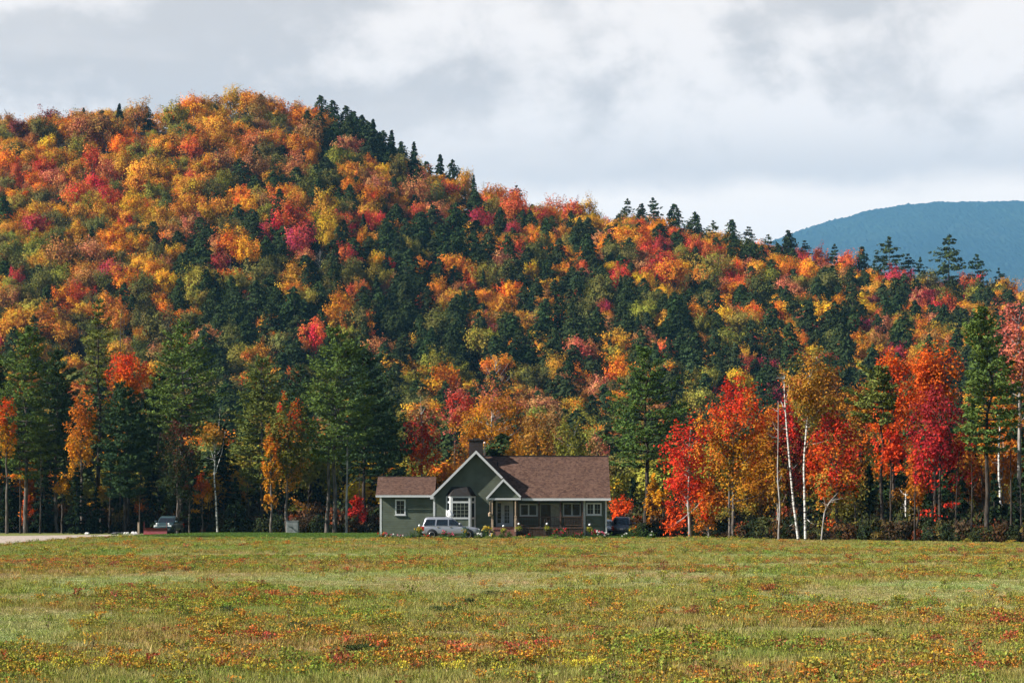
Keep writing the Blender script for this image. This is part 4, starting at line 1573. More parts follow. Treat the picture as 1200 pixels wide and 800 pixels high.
# -- right of the house
pine(757, 232, 408, 556, 57, 'big spreading pine with long level limbs right of the house', ((.105, .165, .035), (.055, .095, .028)), dens=1.0, step=.72, r0=.30, bark='bark_dark',
     prof=[(0, .08), (.1, .25), (.25, .48), (.42, .78), (.6, .95), (.8, 1.0), (1, .8)])
maple(728, 236, 578, 616, 15, [(0, T_FLM), (1, T_FLM)], 'orange-red shrubby maple behind the dark SUV', dens=.75, limbs=9)
maple(764, 229, 545, 622, 8, [(0, T_AMB), (1, T_YEL)], 'slender yellow sapling at the big pine trunk', dens=.7, limbs=8)
maple(776, 226, 572, 596, 10, [(0, T_YEL), (1, T_YEL)], 'small bright yellow sapling right of the big pine', dens=.6, limbs=6)
maple(789, 222, 586, 630, 14, [(0, T_RST), (.5, T_FLM), (1, T_FLM)], 'low orange-red maple bush right of the big pine', dens=.55, limbs=8)
maple(808, 215, 487, 596, 35, [(0, T_FLM), (.4, T_RED), (1, T_RED)], 'scarlet maple with pale trunk right of the big pine', bark='bark_grey', dens=.55)
maple(830, 214, 545, 625, 14, [(0, T_AMB), (.6, T_ORG), (1, T_FLM)], 'small orange maple beside the scarlet maple trunk', bark='bark_grey', dens=.6, limbs=8)
maple(860, 213, 436, 580, 50, [(0, T_OLV), (.2, T_YEL), (.4, T_AMB), (.65, T_FLM), (.88, T_RED), (1, T_RED)], 'tall maple, red on top and orange below, with twin trunks', dens=.6, limbs=26,
      trunks=((0.0, 0.0), (-.35, .3)), mixn=.18)
maple(890, 219, 520, 622, 28, [(0, T_OLV), (.5, T_YEL), (1, T_AMB)], 'yellow and olive maple filling the space below the red-topped one', dens=.75)
maple(900, 222, 475, 560, 20, [(0, T_OLV), (.6, T_AMB), (1, T_ORG)], 'olive and orange maple left of the white birches', dens=.85)
maple(912, 208, 540, 610, 10, [(0, T_GRN), (1, T_AMB)], 'thin half-bare sapling left of the leaning birch', dens=.3, limbs=10, bark='bark_grey')
maple(928, 222, 455, 590, 26, [(0, T_GRN), (.5, T_CRI), (1, T_RED)], 'dark red maple behind the leaning white birch', dens=.8)
maple(980, 201, 472, 604, 35, [(0, T_OLV), (.2, T_AMB), (.4, T_FLM), (.7, T_RED), (1, T_CRI)], 'blood-red maple right of the two white birches', dens=.52, mixn=.2, bark='bark_dark')
maple(992, 204, 575, 628, 22, [(0, T_GRN), (1, T_OLV)], 'olive green maple bush under the blood-red maple', dens=.7, limbs=9)
maple(968, 214, 430, 500, 26, [(0, T_OLV), (.6, T_AMB), (1, T_RST)], 'olive amber maple between golden birch and small pine', dens=.8)
pine(1033, 200, 432, 500, 30, 'small dark-trunked pine with a one-sided crown', PINE_B, dens=1.15, step=.55, side=-.5, bark='bark_dark',
     prof=[(0, .3), (.3, .8), (.6, 1.0), (1, .7)])
maple(1046, 206, 408, 530, 36, [(0, T_ORG), (.4, T_FLM), (.8, T_FLM), (1, T_ORG)], 'tall flame-orange maple behind the one-sided pine', bark='bark_dark', dens=.55)
maple(1097, 210, 398, 490, 28, [(0, T_FLM), (.6, T_ORG), (1, T_FLM)], 'orange maple crown above the dark crimson maple', bark='bark_dark', dens=1.0)
maple(1102, 194, 446, 575, 37, [(0, T_RED), (.35, T_CRI), (.8, (.28, .03, .035)), (1, (.34, .04, .035))], 'dark crimson maple in front of the orange one', bark='bark_dark', dens=.54)
maple(1044, 198, 500, 545, 16, [(0, T_FLM), (1, T_RED)], 'small orange-red maple under the flame-orange maple', dens=.8, bark='bark_dark')
maple(1076, 196, 520, 590, 15, [(0, T_AMB), (.5, T_ORG), (1, T_RED)], 'narrow orange maple left under the dark crimson one', dens=.7, bark='bark_dark')
pine(1156, 190, 362, 530, 34, 'tall bright-topped pine near the right edge', PINE_A, dens=1.2, r0=.24, bark='bark_dark', step=.55)
maple(1176, 204, 458, 590, 28, [(0, T_AMB), (1, T_ORG)], 'golden orange maple behind the tall right-hand pine', bark='bark_grey', dens=.75)
maple(1130, 206, 500, 590, 18, [(0, T_RST), (.5, T_AMB), (1, T_ORG)], 'rusty orange maple between the crimson maple and tall pine', bark='bark_dark', dens=.55)
maple(1194, 195, 335, 470, 28, [(0, T_AMB), (.4, T_PNK), (1, T_PNK)], 'half-bare salmon pink maple at the right edge', bark='bark_grey', dens=.42, limbs=26)
maple(1010, 212, 440, 590, 26, [(0, T_OLV), (.5, T_AMB), (1, T_RST)], 'amber and rust maple filling the gap left of the one-sided pine', bark='bark_dark', dens=.6)
maple(960, 212, 500, 615, 20, [(0, T_GRN), (.5, T_ORG), (1, T_FLM)], 'orange and green maple just right of the golden birch trunk', bark='bark_dark', dens=.55)
maple(838, 221, 560, 622, 22, [(0, T_OLV), (.5, T_AMB), (1, T_ORG)], 'low amber maple between scarlet and red-topped maples', bark='bark_dark', dens=.6)
maple(1140, 203, 540, 612, 20, [(0, T_GRN), (.5, T_RST), (1, T_ORG)], 'low rusty maple in shade behind the tall right-hand pine', bark='bark_dark', dens=.5)
maple(1060, 201, 560, 622, 18, [(0, T_GRN), (.5, T_OLV), (1, T_AMB)], 'low olive maple under the flame-orange maple', bark='bark_dark', dens=.5)
pine(1212, 200, 420, 600, 26, 'dark pine cut by the right edge of the photo', PINE_D, dens=1.1)
for px, D, top, low, half, lab in [
        (1018, 204, 545, 636, 18, 'dark fir left of the one-sided pine trunk'), (1060, 202, 560, 636, 14, 'dark fir under the flame-orange maple'), (1088, 198, 575, 636, 14, 'dark fir below the narrow orange maple'),
        (1128, 196, 560, 637, 15, 'dark fir between crimson maple and tall pine'), (1165, 193, 555, 637, 18, 'dark fir right of the tall pine trunk'), (1190, 192, 560, 637, 16, 'dark fir low at the right edge'),
        (1140, 210, 470, 630, 20, 'tall dark fir in the shade left of the tall pine'), (1010, 214, 520, 630, 20, 'tall dark fir behind the blood-red maple'), (1112, 206, 540, 632, 17, 'dark fir behind the crimson maple trunk'),
        (962, 206, 585, 634, 14, 'low dark fir behind the golden birch trunk'), (742, 238, 560, 622, 13, 'dark fir left of the big pine trunk'),
        (1050, 216, 500, 630, 20, 'tall dark fir behind the flame-orange maple'), (1200, 208, 480, 630, 18, 'tall dark fir behind the pink maple'), (845, 228, 560, 628, 18, 'dark fir behind the twin trunks')]:
    fir(px, D, top, low, half, lab, cols=((.024, .040, .016), (.012, .024, .011)))  # understory firs, some added behind the trunks to block light


# -- a few more along the edge on either side of the view
pine(-40, 268, 400, 570, 34, 'green pine beyond the left edge of the photo', PINE_A, dens=1.0)
maple(-85, 268, 440, 575, 30, [(0, T_YEL), (1, T_ORG)], 'orange maple beyond the left edge of the photo', dens=.6)
pine(1262, 188, 380, 560, 34, 'green pine beyond the right edge of the photo', PINE_A, dens=1.0)
maple(1300, 188, 440, 580, 34, [(0, T_AMB), (1, T_FLM)], 'flame maple beyond the right edge of the photo', dens=.6)


# -- birches, bare trees and dark straight trunks
def stem_tree(name, cat, label, px_pts, D, r0, r1, bark, forks=(), crown=None, group=GRP):
    """A trunk that follows photograph points at depth D, with optional forks and a crown mesh."""
    w = [np.array(at(px, py, D + 0.0)) for px, py in px_pts]
    x0, y0 = w[0][0], D
    z0 = tz(x0, y0)
    base = np.array([x0, y0, z0])
    tm = TreeMesh(trng())
    pts = np.array([p - base for p in w])
    pts[0][2] = -.15
    t = np.linspace(0, 1, len(pts))
    tt = np.linspace(0, 1, 12)
    sm = np.stack([np.interp(tt, t, pts[:, k]) for k in range(3)], -1)
    sm[1:-1, 1] += tm.rng.normal(0, .05, 10)
    tm.limb(sm, r0, r1, 8)
    for k in range(9):                                   # dead twigs and broken stubs
        q = sm[int(tm.rng.integers(3, 12))] + np.array([0, 0, tm.rng.uniform(-.4, .4)])
        q[2] = min(q[2], sm[-1][2])
        q[:2] = [np.interp(q[2], sm[:, 2], sm[:, m]) for m in (0, 1)]
        a = tm.rng.uniform(0, 6.28)
        L = tm.rng.uniform(.25, 1.3)
        d = np.array([math.cos(a), math.sin(a) * .7, 0])
        tm.limb(np.array([q, q + d * L * .5 + np.array([0, 0, .12 * L]), q + d * L + np.array([0, 0, tm.rng.uniform(.0, .7) * L])]), .028, .008, 4)
    for fk in forks:
        fp = np.array([np.array(at(px, py, D)) - base for px, py in fk[0]])
        if len(fk) > 2:
            fp[:, 1] += np.linspace(0, fk[2], len(fp))
        tm.limb(fp, fk[1], fk[1] * .35, 6)
    if crown:
        s = Spot(px_pts[0][0], D, crown[0], crown[1], crown[2])
        src = make_broadleaf(trng(), s.H, s.zb, s.w, crown[3], offx=crown[4] * s.k, dens=crown[5], r0=r1 * 1.0, limbs=12, top=.6)
        tm.lv, tm.lq, tm.lk, tm.lc = src.lv, src.lq, src.lk, src.lc
        # only the thin branches inside the crown
        k = 0
        for v, q in zip(src.wv[1:], src.wq[1:]):
            tm.wv.append(v)
            tm.wq.append(q - q.min() + tm.wk)
            tm.wk += len(v)
    return plant_tree(name, label, cat, group, tm, x0, y0, M[bark], M['leaf_baked'], z0)


stem_tree('birch_tree', 'birch', 'leaning bare white birch with a forked broken top', [(936, 634), (930, 590), (925, 540), (921, 490), (919, 455), (919, 438)], 202, .12, .03, 'bark_birch',
          forks=(([(920, 482), (917, 474), (915, 470)], .07), ([(934, 620), (929, 613), (924, 616)], .05, -.8), ([(921, 470), (924, 458), (925, 450)], .04, .5)))
stem_tree('birch_tree', 'birch', 'straight white birch with a golden green crown', [(944, 634), (943, 590), (942, 540), (945, 500), (947, 484), (949, 430)], 201, .12, .035, 'bark_birch',
          forks=(([(944, 606), (949, 612), (953, 614)], .04, -.7),), crown=(408, 500, 30, [(0, T_OLV), (.5, T_AMB), (1, T_OLV)], 5, .62))
stem_tree('birch_tree', 'birch', 'small white birch with a gold tuft left of the house', [(255, 606), (253, 585), (251, 560), (252, 535), (251, 515)], 256, .11, .04, 'bark_birch',
          forks=(([(252, 555), (260, 530), (264, 505)], .05), ([(251, 540), (245, 520)], .04), ([(252, 530), (256, 505), (258, 478)], .035)), crown=(497, 522, 13, [(0, T_OLV), (1, T_AMB)], -3, .55))
stem_tree('birch_tree', 'birch', 'short white birch stem in the dark right-hand wood', [(1062, 634), (1062, 612), (1061, 590), (1062, 575)], 199, .10, .06, 'bark_birch')
stem_tree('birch_tree', 'birch', 'white birch stem among golden leaves by the tall pine', [(1173, 630), (1172, 580), (1170, 540), (1172, 500), (1168, 478)], 199, .12, .06, 'bark_birch')
stem_tree('bare_tree', 'tree', 'thin grey leaning sapling left of the white birches', [(912, 634), (914, 590), (911, 560), (912, 510), (912, 470)], 204, .09, .03, 'bark_grey')
stem_tree('bare_tree', 'tree', 'bent pale bare limb rising under the blood-red maple', [(962, 625), (966, 600), (972, 588), (981, 578)], 199, .07, .03, 'bark_grey', forks=(([(968, 596), (965, 582)], .03),))
stem_tree('bare_tree', 'tree', 'pale bare stem with a slanting dead limb near the garage', [(406, 626), (406, 590), (407, 550), (407, 515)], 249, .14, .07, 'bark_grey',
          forks=(([(407, 570), (418, 562), (430, 555)], .05, -.8), ([(407, 545), (403, 535)], .03)))
stem_tree('bare_tree', 'tree', 'tall bare grey tree behind the dense blue-green pine', [(141, 624), (141, 540), (140, 460), (141, 400), (142, 362)], 272, .12, .025, 'bark',
          forks=(([(141, 470), (147, 440), (149, 405)], .05), ([(141, 440), (136, 415), (134, 390)], .04), ([(140, 420), (145, 398), (146, 372)], .03)))
TR = [(24, 259, 500, 'first dark bare trunk from the left edge'), (47, 258, 520, 'slim dark trunk beside the broad bright pine'), (128, 258, 520, 'dark trunk just left of the dense pine'),
      (164, 257, 545, 'slim dark trunk above the tan marker post'), (222, 257, 560, 'slim grey trunk right of the pickup'), (245, 262, 560, 'slim dark trunk left of the white birch'),
      (290, 257, 560, 'slim dark trunk between birch and yellowish pine'), (362, 254, 560, 'slim dark trunk right of the grey cabinet'), (422, 253, 540, 'dark straight trunk near the garage'),
      (790, 226, 560, 'slim dark trunk left of the scarlet maple'), (878, 216, 560, 'slim dark trunk right of the twin trunks'), (1002, 202, 560, 'slim dark trunk right of the blood-red maple'),
      (1072, 194, 540, 'dark straight trunk left of the crimson maple'), (1092, 196, 545, 'dark straight trunk just behind the crimson maple'), (1120, 193, 520, 'dark straight trunk right of the crimson maple'),
      (1138, 191, 530, 'dark straight trunk left of the tall pine'), (1150, 197, 540, 'slim dark trunk touching the tall pine'), (1185, 191, 500, 'dark straight trunk right of the tall pine'),
      (1197, 189, 520, 'dark trunk at the right edge')]
for px, D, top, lab in TR:
    s = Spot(px, D, top)
    r = trng()
    tm = make_bare(r, s.H, .9, .10 + r.uniform(0, .05), 9, .3)
    plant_tree('bare_tree', lab, 'tree', 'dark bare trunks at the wood edge', tm, s.x, s.y, M['bark_dark' if 'dark' in lab else 'bark'], None, crown=False)


# -- brush under the trees: shrubs too many and tangled to count
def build_undergrowth():
    rng = np.random.default_rng(91)
    shr = []
    for k in range(4):
        tm = TreeMesh(rng)
        n = 260
        d = unit(rng.normal(size=(n, 3)) + np.array([0, 0, .3]))
        P = d * np.array([1, 1, .8]) * rng.uniform(.5, 1.05, n)[:, None] + np.array([0, 0, .75])
        P[:, 2] = np.abs(P[:, 2])
        v = np.clip(.5 + rng.normal(0, .18, n), 0, 1)
        tm.leaves(P, d + rng.normal(size=(n, 3)) * .7, rng.uniform(.16, .36, n), rng.uniform(.12, .24, n), np.stack([v, np.clip(.5 + rng.normal(0, .2, n), 0, 1), v * 0], -1))
        for i in range(9):
            a = rng.uniform(0, 6.28)
            tm.limb(np.array([[0, 0, -.1], [math.cos(a) * .4, math.sin(a) * .4, .8], [math.cos(a) * .8, math.sin(a) * .8, 1.5 + rng.uniform(-.3, .3)]]), .025, .008, 3)
        shr.append(tm.merged('brush', M['leaf_instance'], M['bark_dark']))
    rows = [[] for _ in shr]
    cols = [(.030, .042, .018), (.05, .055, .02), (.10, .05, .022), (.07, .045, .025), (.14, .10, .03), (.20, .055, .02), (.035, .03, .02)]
    for i in range(2600):
        px = rng.uniform(-140, 1340)
        fe = float(forest_edge(px))
        D = fe + 1.0 + rng.uniform(0, 1) ** 1.6 * 26
        x = (px - 600) / F * D
        if -14 < x < 11 and D < 238:
            continue
        if px < 235 and D < fe + 5:
            continue
        s = rng.uniform(.5, 1.5) * (.7 if D < fe + 5 else 1.1)
        p = np.array([.34, .16, .14, .16, .10, .06, .04])
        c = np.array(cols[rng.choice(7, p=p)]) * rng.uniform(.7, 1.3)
        rows[rng.integers(4)].append((x, D, tz(x, D), rng.uniform(0, 6.28), s, s, s * rng.uniform(.8, 1.5), c[0], c[1], c[2]))
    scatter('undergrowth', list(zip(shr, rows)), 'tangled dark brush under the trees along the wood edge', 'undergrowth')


build_undergrowth()


# ------------------------------------------------------------------ the house
def siding_mat(name, col):
    m, nt, out = new_mat(name)
    p = nt.nodes.new('ShaderNodeBsdfPrincipled')
    p.inputs['Roughness'].default_value = 0.7
    p.inputs['Specular IOR Level'].default_value = 0.2
    tc = nt.nodes.new('ShaderNodeTexCoord')
    sep = nt.nodes.new('ShaderNodeSeparateXYZ')
    nt.links.new(tc.outputs['Object'], sep.inputs[0])
    fr = mathn(nt, 'FRACT', mathn(nt, 'DIVIDE', sep.outputs[2], 0.16))
    n = nd(nt, 'ShaderNodeTexNoise')
    n.inputs['Scale'].default_value = 1.3
    n.inputs['Detail'].default_value = 6
    nt.links.new(tc.outputs['Object'], n.inputs['Vector'])
    c = mixc(nt, sstep(nt, n.outputs[0], .3, .7), tuple(v * .86 for v in col), tuple(v * 1.12 for v in col))
    nt.links.new(c, p.inputs['Base Color'])
    b = nd(nt, 'ShaderNodeBump')
    b.inputs['Strength'].default_value = 0.9
    b.inputs['Distance'].default_value = 0.03
    nt.links.new(mathn(nt, 'SUBTRACT', 1.0, fr), b.inputs['Height'])
    nt.links.new(b.outputs[0], p.inputs['Normal'])
    nt.links.new(p.outputs[0], out.inputs['Surface'])
    return m


def shingle_mat(name, c1, c2):
    m, nt, out = new_mat(name)
    p = nt.nodes.new('ShaderNodeBsdfPrincipled')
    p.inputs['Roughness'].default_value = 0.95
    p.inputs['Specular IOR Level'].default_value = 0.08
    tc = nt.nodes.new('ShaderNodeTexCoord')
    mp = nd(nt, 'ShaderNodeMapping')
    mp.inputs['Scale'].default_value = (3.4, 4.5, 5.0)
    nt.links.new(tc.outputs['Object'], mp.inputs[0])
    v = nd(nt, 'ShaderNodeTexVoronoi')
    v.inputs['Scale'].default_value = 1.6
    nt.links.new(mp.outputs[0], v.inputs['Vector'])
    sc = nt.nodes.new('ShaderNodeSeparateColor')
    nt.links.new(v.outputs['Color'], sc.inputs[0])
    n = nd(nt, 'ShaderNodeTexNoise')
    n.inputs['Scale'].default_value = 0.6
    n.inputs['Detail'].default_value = 5
    nt.links.new(tc.outputs['Object'], n.inputs['Vector'])
    f = mathn(nt, 'ADD', mathn(nt, 'MULTIPLY', sc.outputs[0], .75), mathn(nt, 'MULTIPLY', n.outputs[0], .4), clamp=True)
    nt.links.new(mixc(nt, f, c1, c2), p.inputs['Base Color'])
    nt.links.new(p.outputs[0], out.inputs['Surface'])
    return m


def brick_mat(name, c1, c2, mortar):
    m, nt, out = new_mat(name)
    p = nt.nodes.new('ShaderNodeBsdfPrincipled')
    p.inputs['Roughness'].default_value = 0.9
    tc = nt.nodes.new('ShaderNodeTexCoord')
    mp = nd(nt, 'ShaderNodeMapping')
    mp.inputs['Rotation'].default_value = (math.radians(90), 0, 0)
    nt.links.new(tc.outputs['Object'], mp.inputs[0])
    b = nd(nt, 'ShaderNodeTexBrick')
    b.inputs['Scale'].default_value = 4.5
    b.inputs['Color1'].default_value = (*c1, 1)
    b.inputs['Color2'].default_value = (*c2, 1)
    b.inputs['Mortar'].default_value = (*mortar, 1)
    b.inputs['Mortar Size'].default_value = 0.02
    nt.links.new(mp.outputs[0], b.inputs['Vector'])
    nt.links.new(b.outputs[0], p.inputs['Base Color'])
    nt.links.new(p.outputs[0], out.inputs['Surface'])
    return m


M['siding'] = siding_mat('sage_green_clapboard', (0.086, 0.101, 0.072))
M['shingle'] = shingle_mat('brown_red_shingles', (0.038, 0.020, 0.015), (0.145, 0.083, 0.060))
M['shingle_dark'] = simple_mat('dark_bay_roof', (0.014, 0.011, 0.010), .8, var=.3)
M['white'] = simple_mat('white_painted_trim', (0.56, 0.57, 0.57), .5, var=.05)
M['glass'] = simple_mat('dark_window_glass', (0.010, 0.013, 0.013), .08, var=.3, spec=.25)
M['glass_pale'] = simple_mat('curtained_door_glass', (0.20, 0.20, 0.17), .15, var=.2, spec=.5)
M['deck'] = simple_mat('stained_brown_wood', (0.075, 0.040, 0.025), .8, var=.35, scale=6)
M['post_tan'] = simple_mat('tan_wooden_post', (0.42, 0.30, 0.20), .75, var=.25, scale=6)
M['brick'] = brick_mat('red_brick', (.17, .055, .035), (.24, .085, .055), (.20, .16, .13))
M['brick_dark'] = brick_mat('sooty_brick', (.022, .014, .012), (.036, .021, .017), (.030, .026, .024))
M['pipe'] = simple_mat('white_metal_pipe', (.75, .75, .75), .4)

HB = Vector((-1.7, 218.0, 0.2))


def hb(mb, name, mat, parent, bevel=0.0):
    """Build a part whose vertices are in world coordinates under the house."""
    o = mb.build(name, mat, parent, bevel=bevel)
    return o


def build_house():
    root = empty('house', HB)
    tag(root, 'sage green one-storey house with brown roof, white trim and a tall front gable', 'house')
    holder = {'p': root}

    def part(mb, name, mat, parent=None, bevel=0.0, label=None):
        o = mb.build(name, mat, parent or root, bevel=bevel)
        if (parent or root) is root:
            o.location = -HB
        if label:
            o['label'] = label
        return o

    # walls
    mb = MB()
    mb.box(-11.93, -7.08, 218.55, 225.4, -.1, 3.86)                                   # garage wing
    mb.add([(-11.93, 218.55, 3.86), (-11.93, 225.4, 3.86), (-11.93, 221.98, 5.45), (-11.7, 218.55, 3.86), (-11.7, 225.4, 3.86), (-11.7, 221.98, 5.45)],
           [(0, 1, 2), (5, 4, 3), (0, 3, 4, 1), (1, 4, 5, 2), (2, 5, 3, 0)])
    part(mb, 'wall', M['siding'], label='lighter garage wing wall')
    mb = MB()
    mb.prism([(-7.08, -.1), (-1.95, -.1), (-1.95, 3.6), (.45, 3.6), (.45, 3.96), (-3.23, 7.64), (-7.08, 3.80)], 218.0, 218.2)
    mb.box(-7.08, -6.9, 218.2, 226.6, -.1, 3.72)
    mb.box(-2.13, -1.95, 218.2, 220.0, -.1, 3.6)
    mb.prism([(-7.08, -.1), (.45, -.1), (.45, 3.96), (-3.23, 7.64), (-7.08, 3.80)], 226.5, 226.7)
    mb.box(-7.08 + .003, -2.13, 218.2, 218.25, -.1, .3)
    part(mb, 'wall', M['siding'], label='tall gable-fronted wall')
    mb = MB()
    mb.box(-1.95, 8.54, 220.0, 220.2, -.1, 3.55)
    mb.box(6.46, 8.54, 218.2, 218.4, -.1, 3.55)
    mb.box(6.46, 6.66, 218.4, 220.0, -.1, 3.55)
    mb.box(.45, 8.54, 226.2, 226.4, -.1, 3.5)
    v = [(218.2, -.1), (226.4, -.1), (226.4, 3.55), (222.2, 7.2), (218.2, 4.05)]
    a = [(8.34, y, z) for y, z in v] + [(8.537, y, z) for y, z in v]
    n = 5
    mb.add(a, [tuple(range(n - 1, -1, -1)), tuple(range(n, 2 * n))] + [(i, (i + 1) % n, (i + 1) % n + n, i + n) for i in range(n)])
    part(mb, 'wall', M['siding'], label='porch-side wall of the main house')
    # porch ceiling
    mb = MB()
    mb.box(-1.9, 6.44, 217.55, 220.0, 3.50, 3.56)
    part(mb, 'porch_ceiling', M['deck'])

    # roofs
    mb = MB()
    e0, e1, r = 217.35, 227.05, 222.2
    ze, zr = 3.66, 7.55
    mb.slab([(.5, e0, ze), (8.86, e0, ze), (8.86, r, zr), (.5, r, zr)], .16)
    zk = ze + (zr - ze) * (218.35 - e0) / (r - e0)
    mb.slab([(-3.2, 218.35, zk), (.5, 218.35, zk), (.5, r, zr), (-3.2, r, zr)], .16)
    mb.slab([(8.86, e1, ze), (-3.2, e1, ze), (-3.2, r, zr), (8.86, r, zr)], .16)
    main_roof = part(mb, 'roof', M['shingle'], label='broad main roof slope')
    mb = MB()
    mb.box(-3.2, 8.88, r - .12, r + .12, zr - .05, zr + .035)
    part(mb, 'ridge_cap', M['shingle_dark'], main_roof)
    mb = MB()
    mb.slab([(-12.3, 218.1, 3.95), (-6.95, 218.1, 3.95), (-6.95, 221.98, 5.66), (-12.3, 221.98, 5.66)], .15)
    mb.slab([(-6.95, 225.86, 3.95), (-12.3, 225.86, 3.95), (-12.3, 221.98, 5.66), (-6.95, 221.98, 5.66)], .15)
    wing_roof = part(mb, 'roof', M['shingle'], label='low roof of the garage wing')
    mb = MB()
    mb.box(-12.32, -6.96, 221.87, 222.09, 5.62, 5.69)
    part(mb, 'ridge_cap', M['shingle_dark'], wing_roof)
    mb = MB()
    px_, pz_ = -3.23, 7.93
    mb.slab([(-7.32, 217.5, 3.84), (px_, 217.5, pz_), (px_, 227.0, pz_), (-7.32, 227.0, 3.84)], .17)
    mb.slab([(px_, 217.5, pz_), (.86, 217.5, 3.84), (.86, 227.0, 3.84), (px_, 227.0, pz_)], .17)
    gable_roof = part(mb, 'roof', M['shingle'], label='steep roof of the front gable')
    mb = MB()
    mb.slab([(-2.36, 216.75, 3.66), (-.77, 216.75, 5.40), (-.77, 218.3, 5.40), (-2.36, 218.3, 3.66)], .12)
    mb.slab([(-.77, 216.75, 5.40), (.84, 216.75, 3.80), (.84, 218.3, 3.80), (-.77, 218.3, 5.40)], .12)
    porch_roof = part(mb, 'roof', M['shingle'], label='little gable roof over the entry')
    mb = MB()
    mb.prism([(-2.15, 3.62), (.66, 3.62), (.66, 3.72), (-.77, 5.16), (-2.15, 3.66)], 217.02, 217.2)
    part(mb, 'gable_panel', M['siding'])

    # white trim
    mb = MB()

    def rake(x0, z0, x1, z1, y, w=.2, t=.05):
        d = Vector((x1 - x0, 0, z1 - z0)).normalized()
        nrm = Vector((-d.z, 0, d.x))
        if nrm.z > 0:
            nrm = -nrm
        q = [(x0, z0), (x1, z1), (x1 + nrm.x * w, z1 + nrm.z * w), (x0 + nrm.x * w, z0 + nrm.z * w)]
        mb.prism(q, y - t, y)
    rake(-7.32, 3.86, px_, pz_ + .02, 217.495, .20)
    rake(px_, pz_ + .02, -.80, 5.52, 217.492, .20)
    rake(-2.36, 3.68, -.77, 5.42, 216.745, .18)
    rake(-.77, 5.42, .84, 3.82, 216.742, .18)
    mb.box(-2.3, .8, 216.80, 216.95, 3.50, 3.66)                       # base of the entry gable
    mb.box(-12.3, -7.1, 218.03, 218.09, 3.74, 3.93)                    # wing fascia
    mb.box(.87, 8.88, 217.28, 217.345, 3.44, 3.65)                     # main fascia
    mb.box(-7.36, -7.05, 217.44, 218.0, 3.58, 3.80)                    # eave return
    part(mb, 'fascia', M['white'])
    for x0, x1, y, z1 in [(-11.95, -11.78, 218.53, 3.74), (-7.11, -6.93, 217.97, 3.75), (8.40, 8.56, 218.17, 3.44), (6.44, 6.62, 218.17, 3.44)]:
        mb = MB()
        mb.box(x0, x1, y, y + .17 if x0 > 0 else y + .15, -.08, z1)
        part(mb, 'corner_board', M['white'])

    # windows and doors
    def window(x0, x1, z0, z1, y, cols=1, lites=(2, 3), fr=.12, pane='glass', name='window', sill=True):
        f = MB()
        f.box(x0, x1, y - .05, y + .01, z1 - fr, z1)
        f.box(x0, x1, y - .05, y + .01, z0, z0 + fr)
        xs = np.linspace(x0, x1, cols + 1)
        f.box(x0, x0 + fr, y - .05, y + .01, z0 + fr, z1 - fr)
        f.box(x1 - fr, x1, y - .05, y + .01, z0 + fr, z1 - fr)
        for xm in xs[1:-1]:
            f.box(xm - fr * .55, xm + fr * .55, y - .05, y + .01, z0 + fr, z1 - fr)
        o = part(f, name, M['white'])
        gl = MB()
        mu = MB()
        for k in range(cols):
            a, b = xs[k] + (fr if k == 0 else fr * .55), xs[k + 1] - (fr if k == cols - 1 else fr * .55)
            gl.box(a, b, y - .02, y - .012, z0 + fr, z1 - fr)
            for i in range(1, lites[0]):
                xm = a + (b - a) * i / lites[0]
                mu.box(xm - .013, xm + .013, y - .035, y - .021, z0 + fr, z1 - fr)
            for j in range(1, lites[1]):
                zm = z0 + fr + (z1 - z0 - 2 * fr) * j / lites[1]
                mu.box(a, b, y - .033, y - .0215, zm - .013, zm + .013)
        part(gl, 'pane', M[pane], o)
        if mu.v:
            part(mu, 'muntin_grid', M['mid'], o)
        if sill:
            s = MB()
            s.box(x0 - .06, x1 + .06, y - .11, y + .01, z0 - .055, z0 - .002)
            part(s, 'sill', M['white'], o)
        return o
    M['mid'] = simple_mat('grey_green_muntins', (.28, .31, .25), .5)
    window(-10.56, -9.62, 2.13, 3.55, 218.545, 1, (2, 3))
    window(6.70, 8.08, 2.13, 3.24, 218.19, 2, (2, 2))
    window(.70, 2.33, 2.02, 3.17, 219.99, 2, (1, 1))
    window(4.62, 6.28, 2.0, 3.24, 219.99, 2, (1, 1))
    # double dark doorway on the porch
    d = MB()
    d.box(2.5, 2.62, 219.93, 219.99, 1.08, 3.2)
    d.box(4.34, 4.44, 219.93, 219.99, 1.08, 3.2)
    d.box(2.62, 4.34, 219.93, 219.99, 3.1, 3.2)
    fr = part(d, 'door', M['mid'], label='double porch door, left leaf dark')
    g = MB()
    g.box(2.62, 3.50, 219.95, 219.97, 1.08, 3.1)
    part(g, 'dark_leaf', M['glass'], fr)
    g = MB()
    g.box(3.52, 4.34, 219.94, 219.97, 1.08, 3.1)
    part(g, 'pale_leaf', M['glass_pale'], fr)
    # white front door with a sidelight
    d = MB()
    d.box(-1.47, .10, 219.90, 219.99, 3.22, 3.42)
    d.box(-1.47, -1.32, 219.90, 219.99, 1.1, 3.22)
    d.box(-.06, .10, 219.90, 219.99, 1.1, 3.22)
    d.box(-1.0, -.88, 219.90, 219.99, 1.1, 3.22)
    d.box(-1.32, -1.0, 219.92, 219.985, 1.1, 1.42)
    fr = part(d, 'door', M['white'], label='white front door with many small panes and a sidelight')
    g = MB()
    g.box(-.88, -.68, 219.93, 219.985, 1.1, 3.22)
    g.box(-.26, -.06, 219.93, 219.985, 1.1, 3.22)
    g.box(-.68, -.26, 219.93, 219.985, 3.02, 3.22)
    g.box(-.68, -.26, 219.93, 219.985, 1.1, 1.4)
    leaf = part(g, 'leaf', M['white'], fr)
    g = MB()
    g.box(-.68, -.26, 219.95, 219.965, 1.4, 3.02)
    g.box(-1.32, -1.0, 219.95, 219.965, 1.42, 3.22)
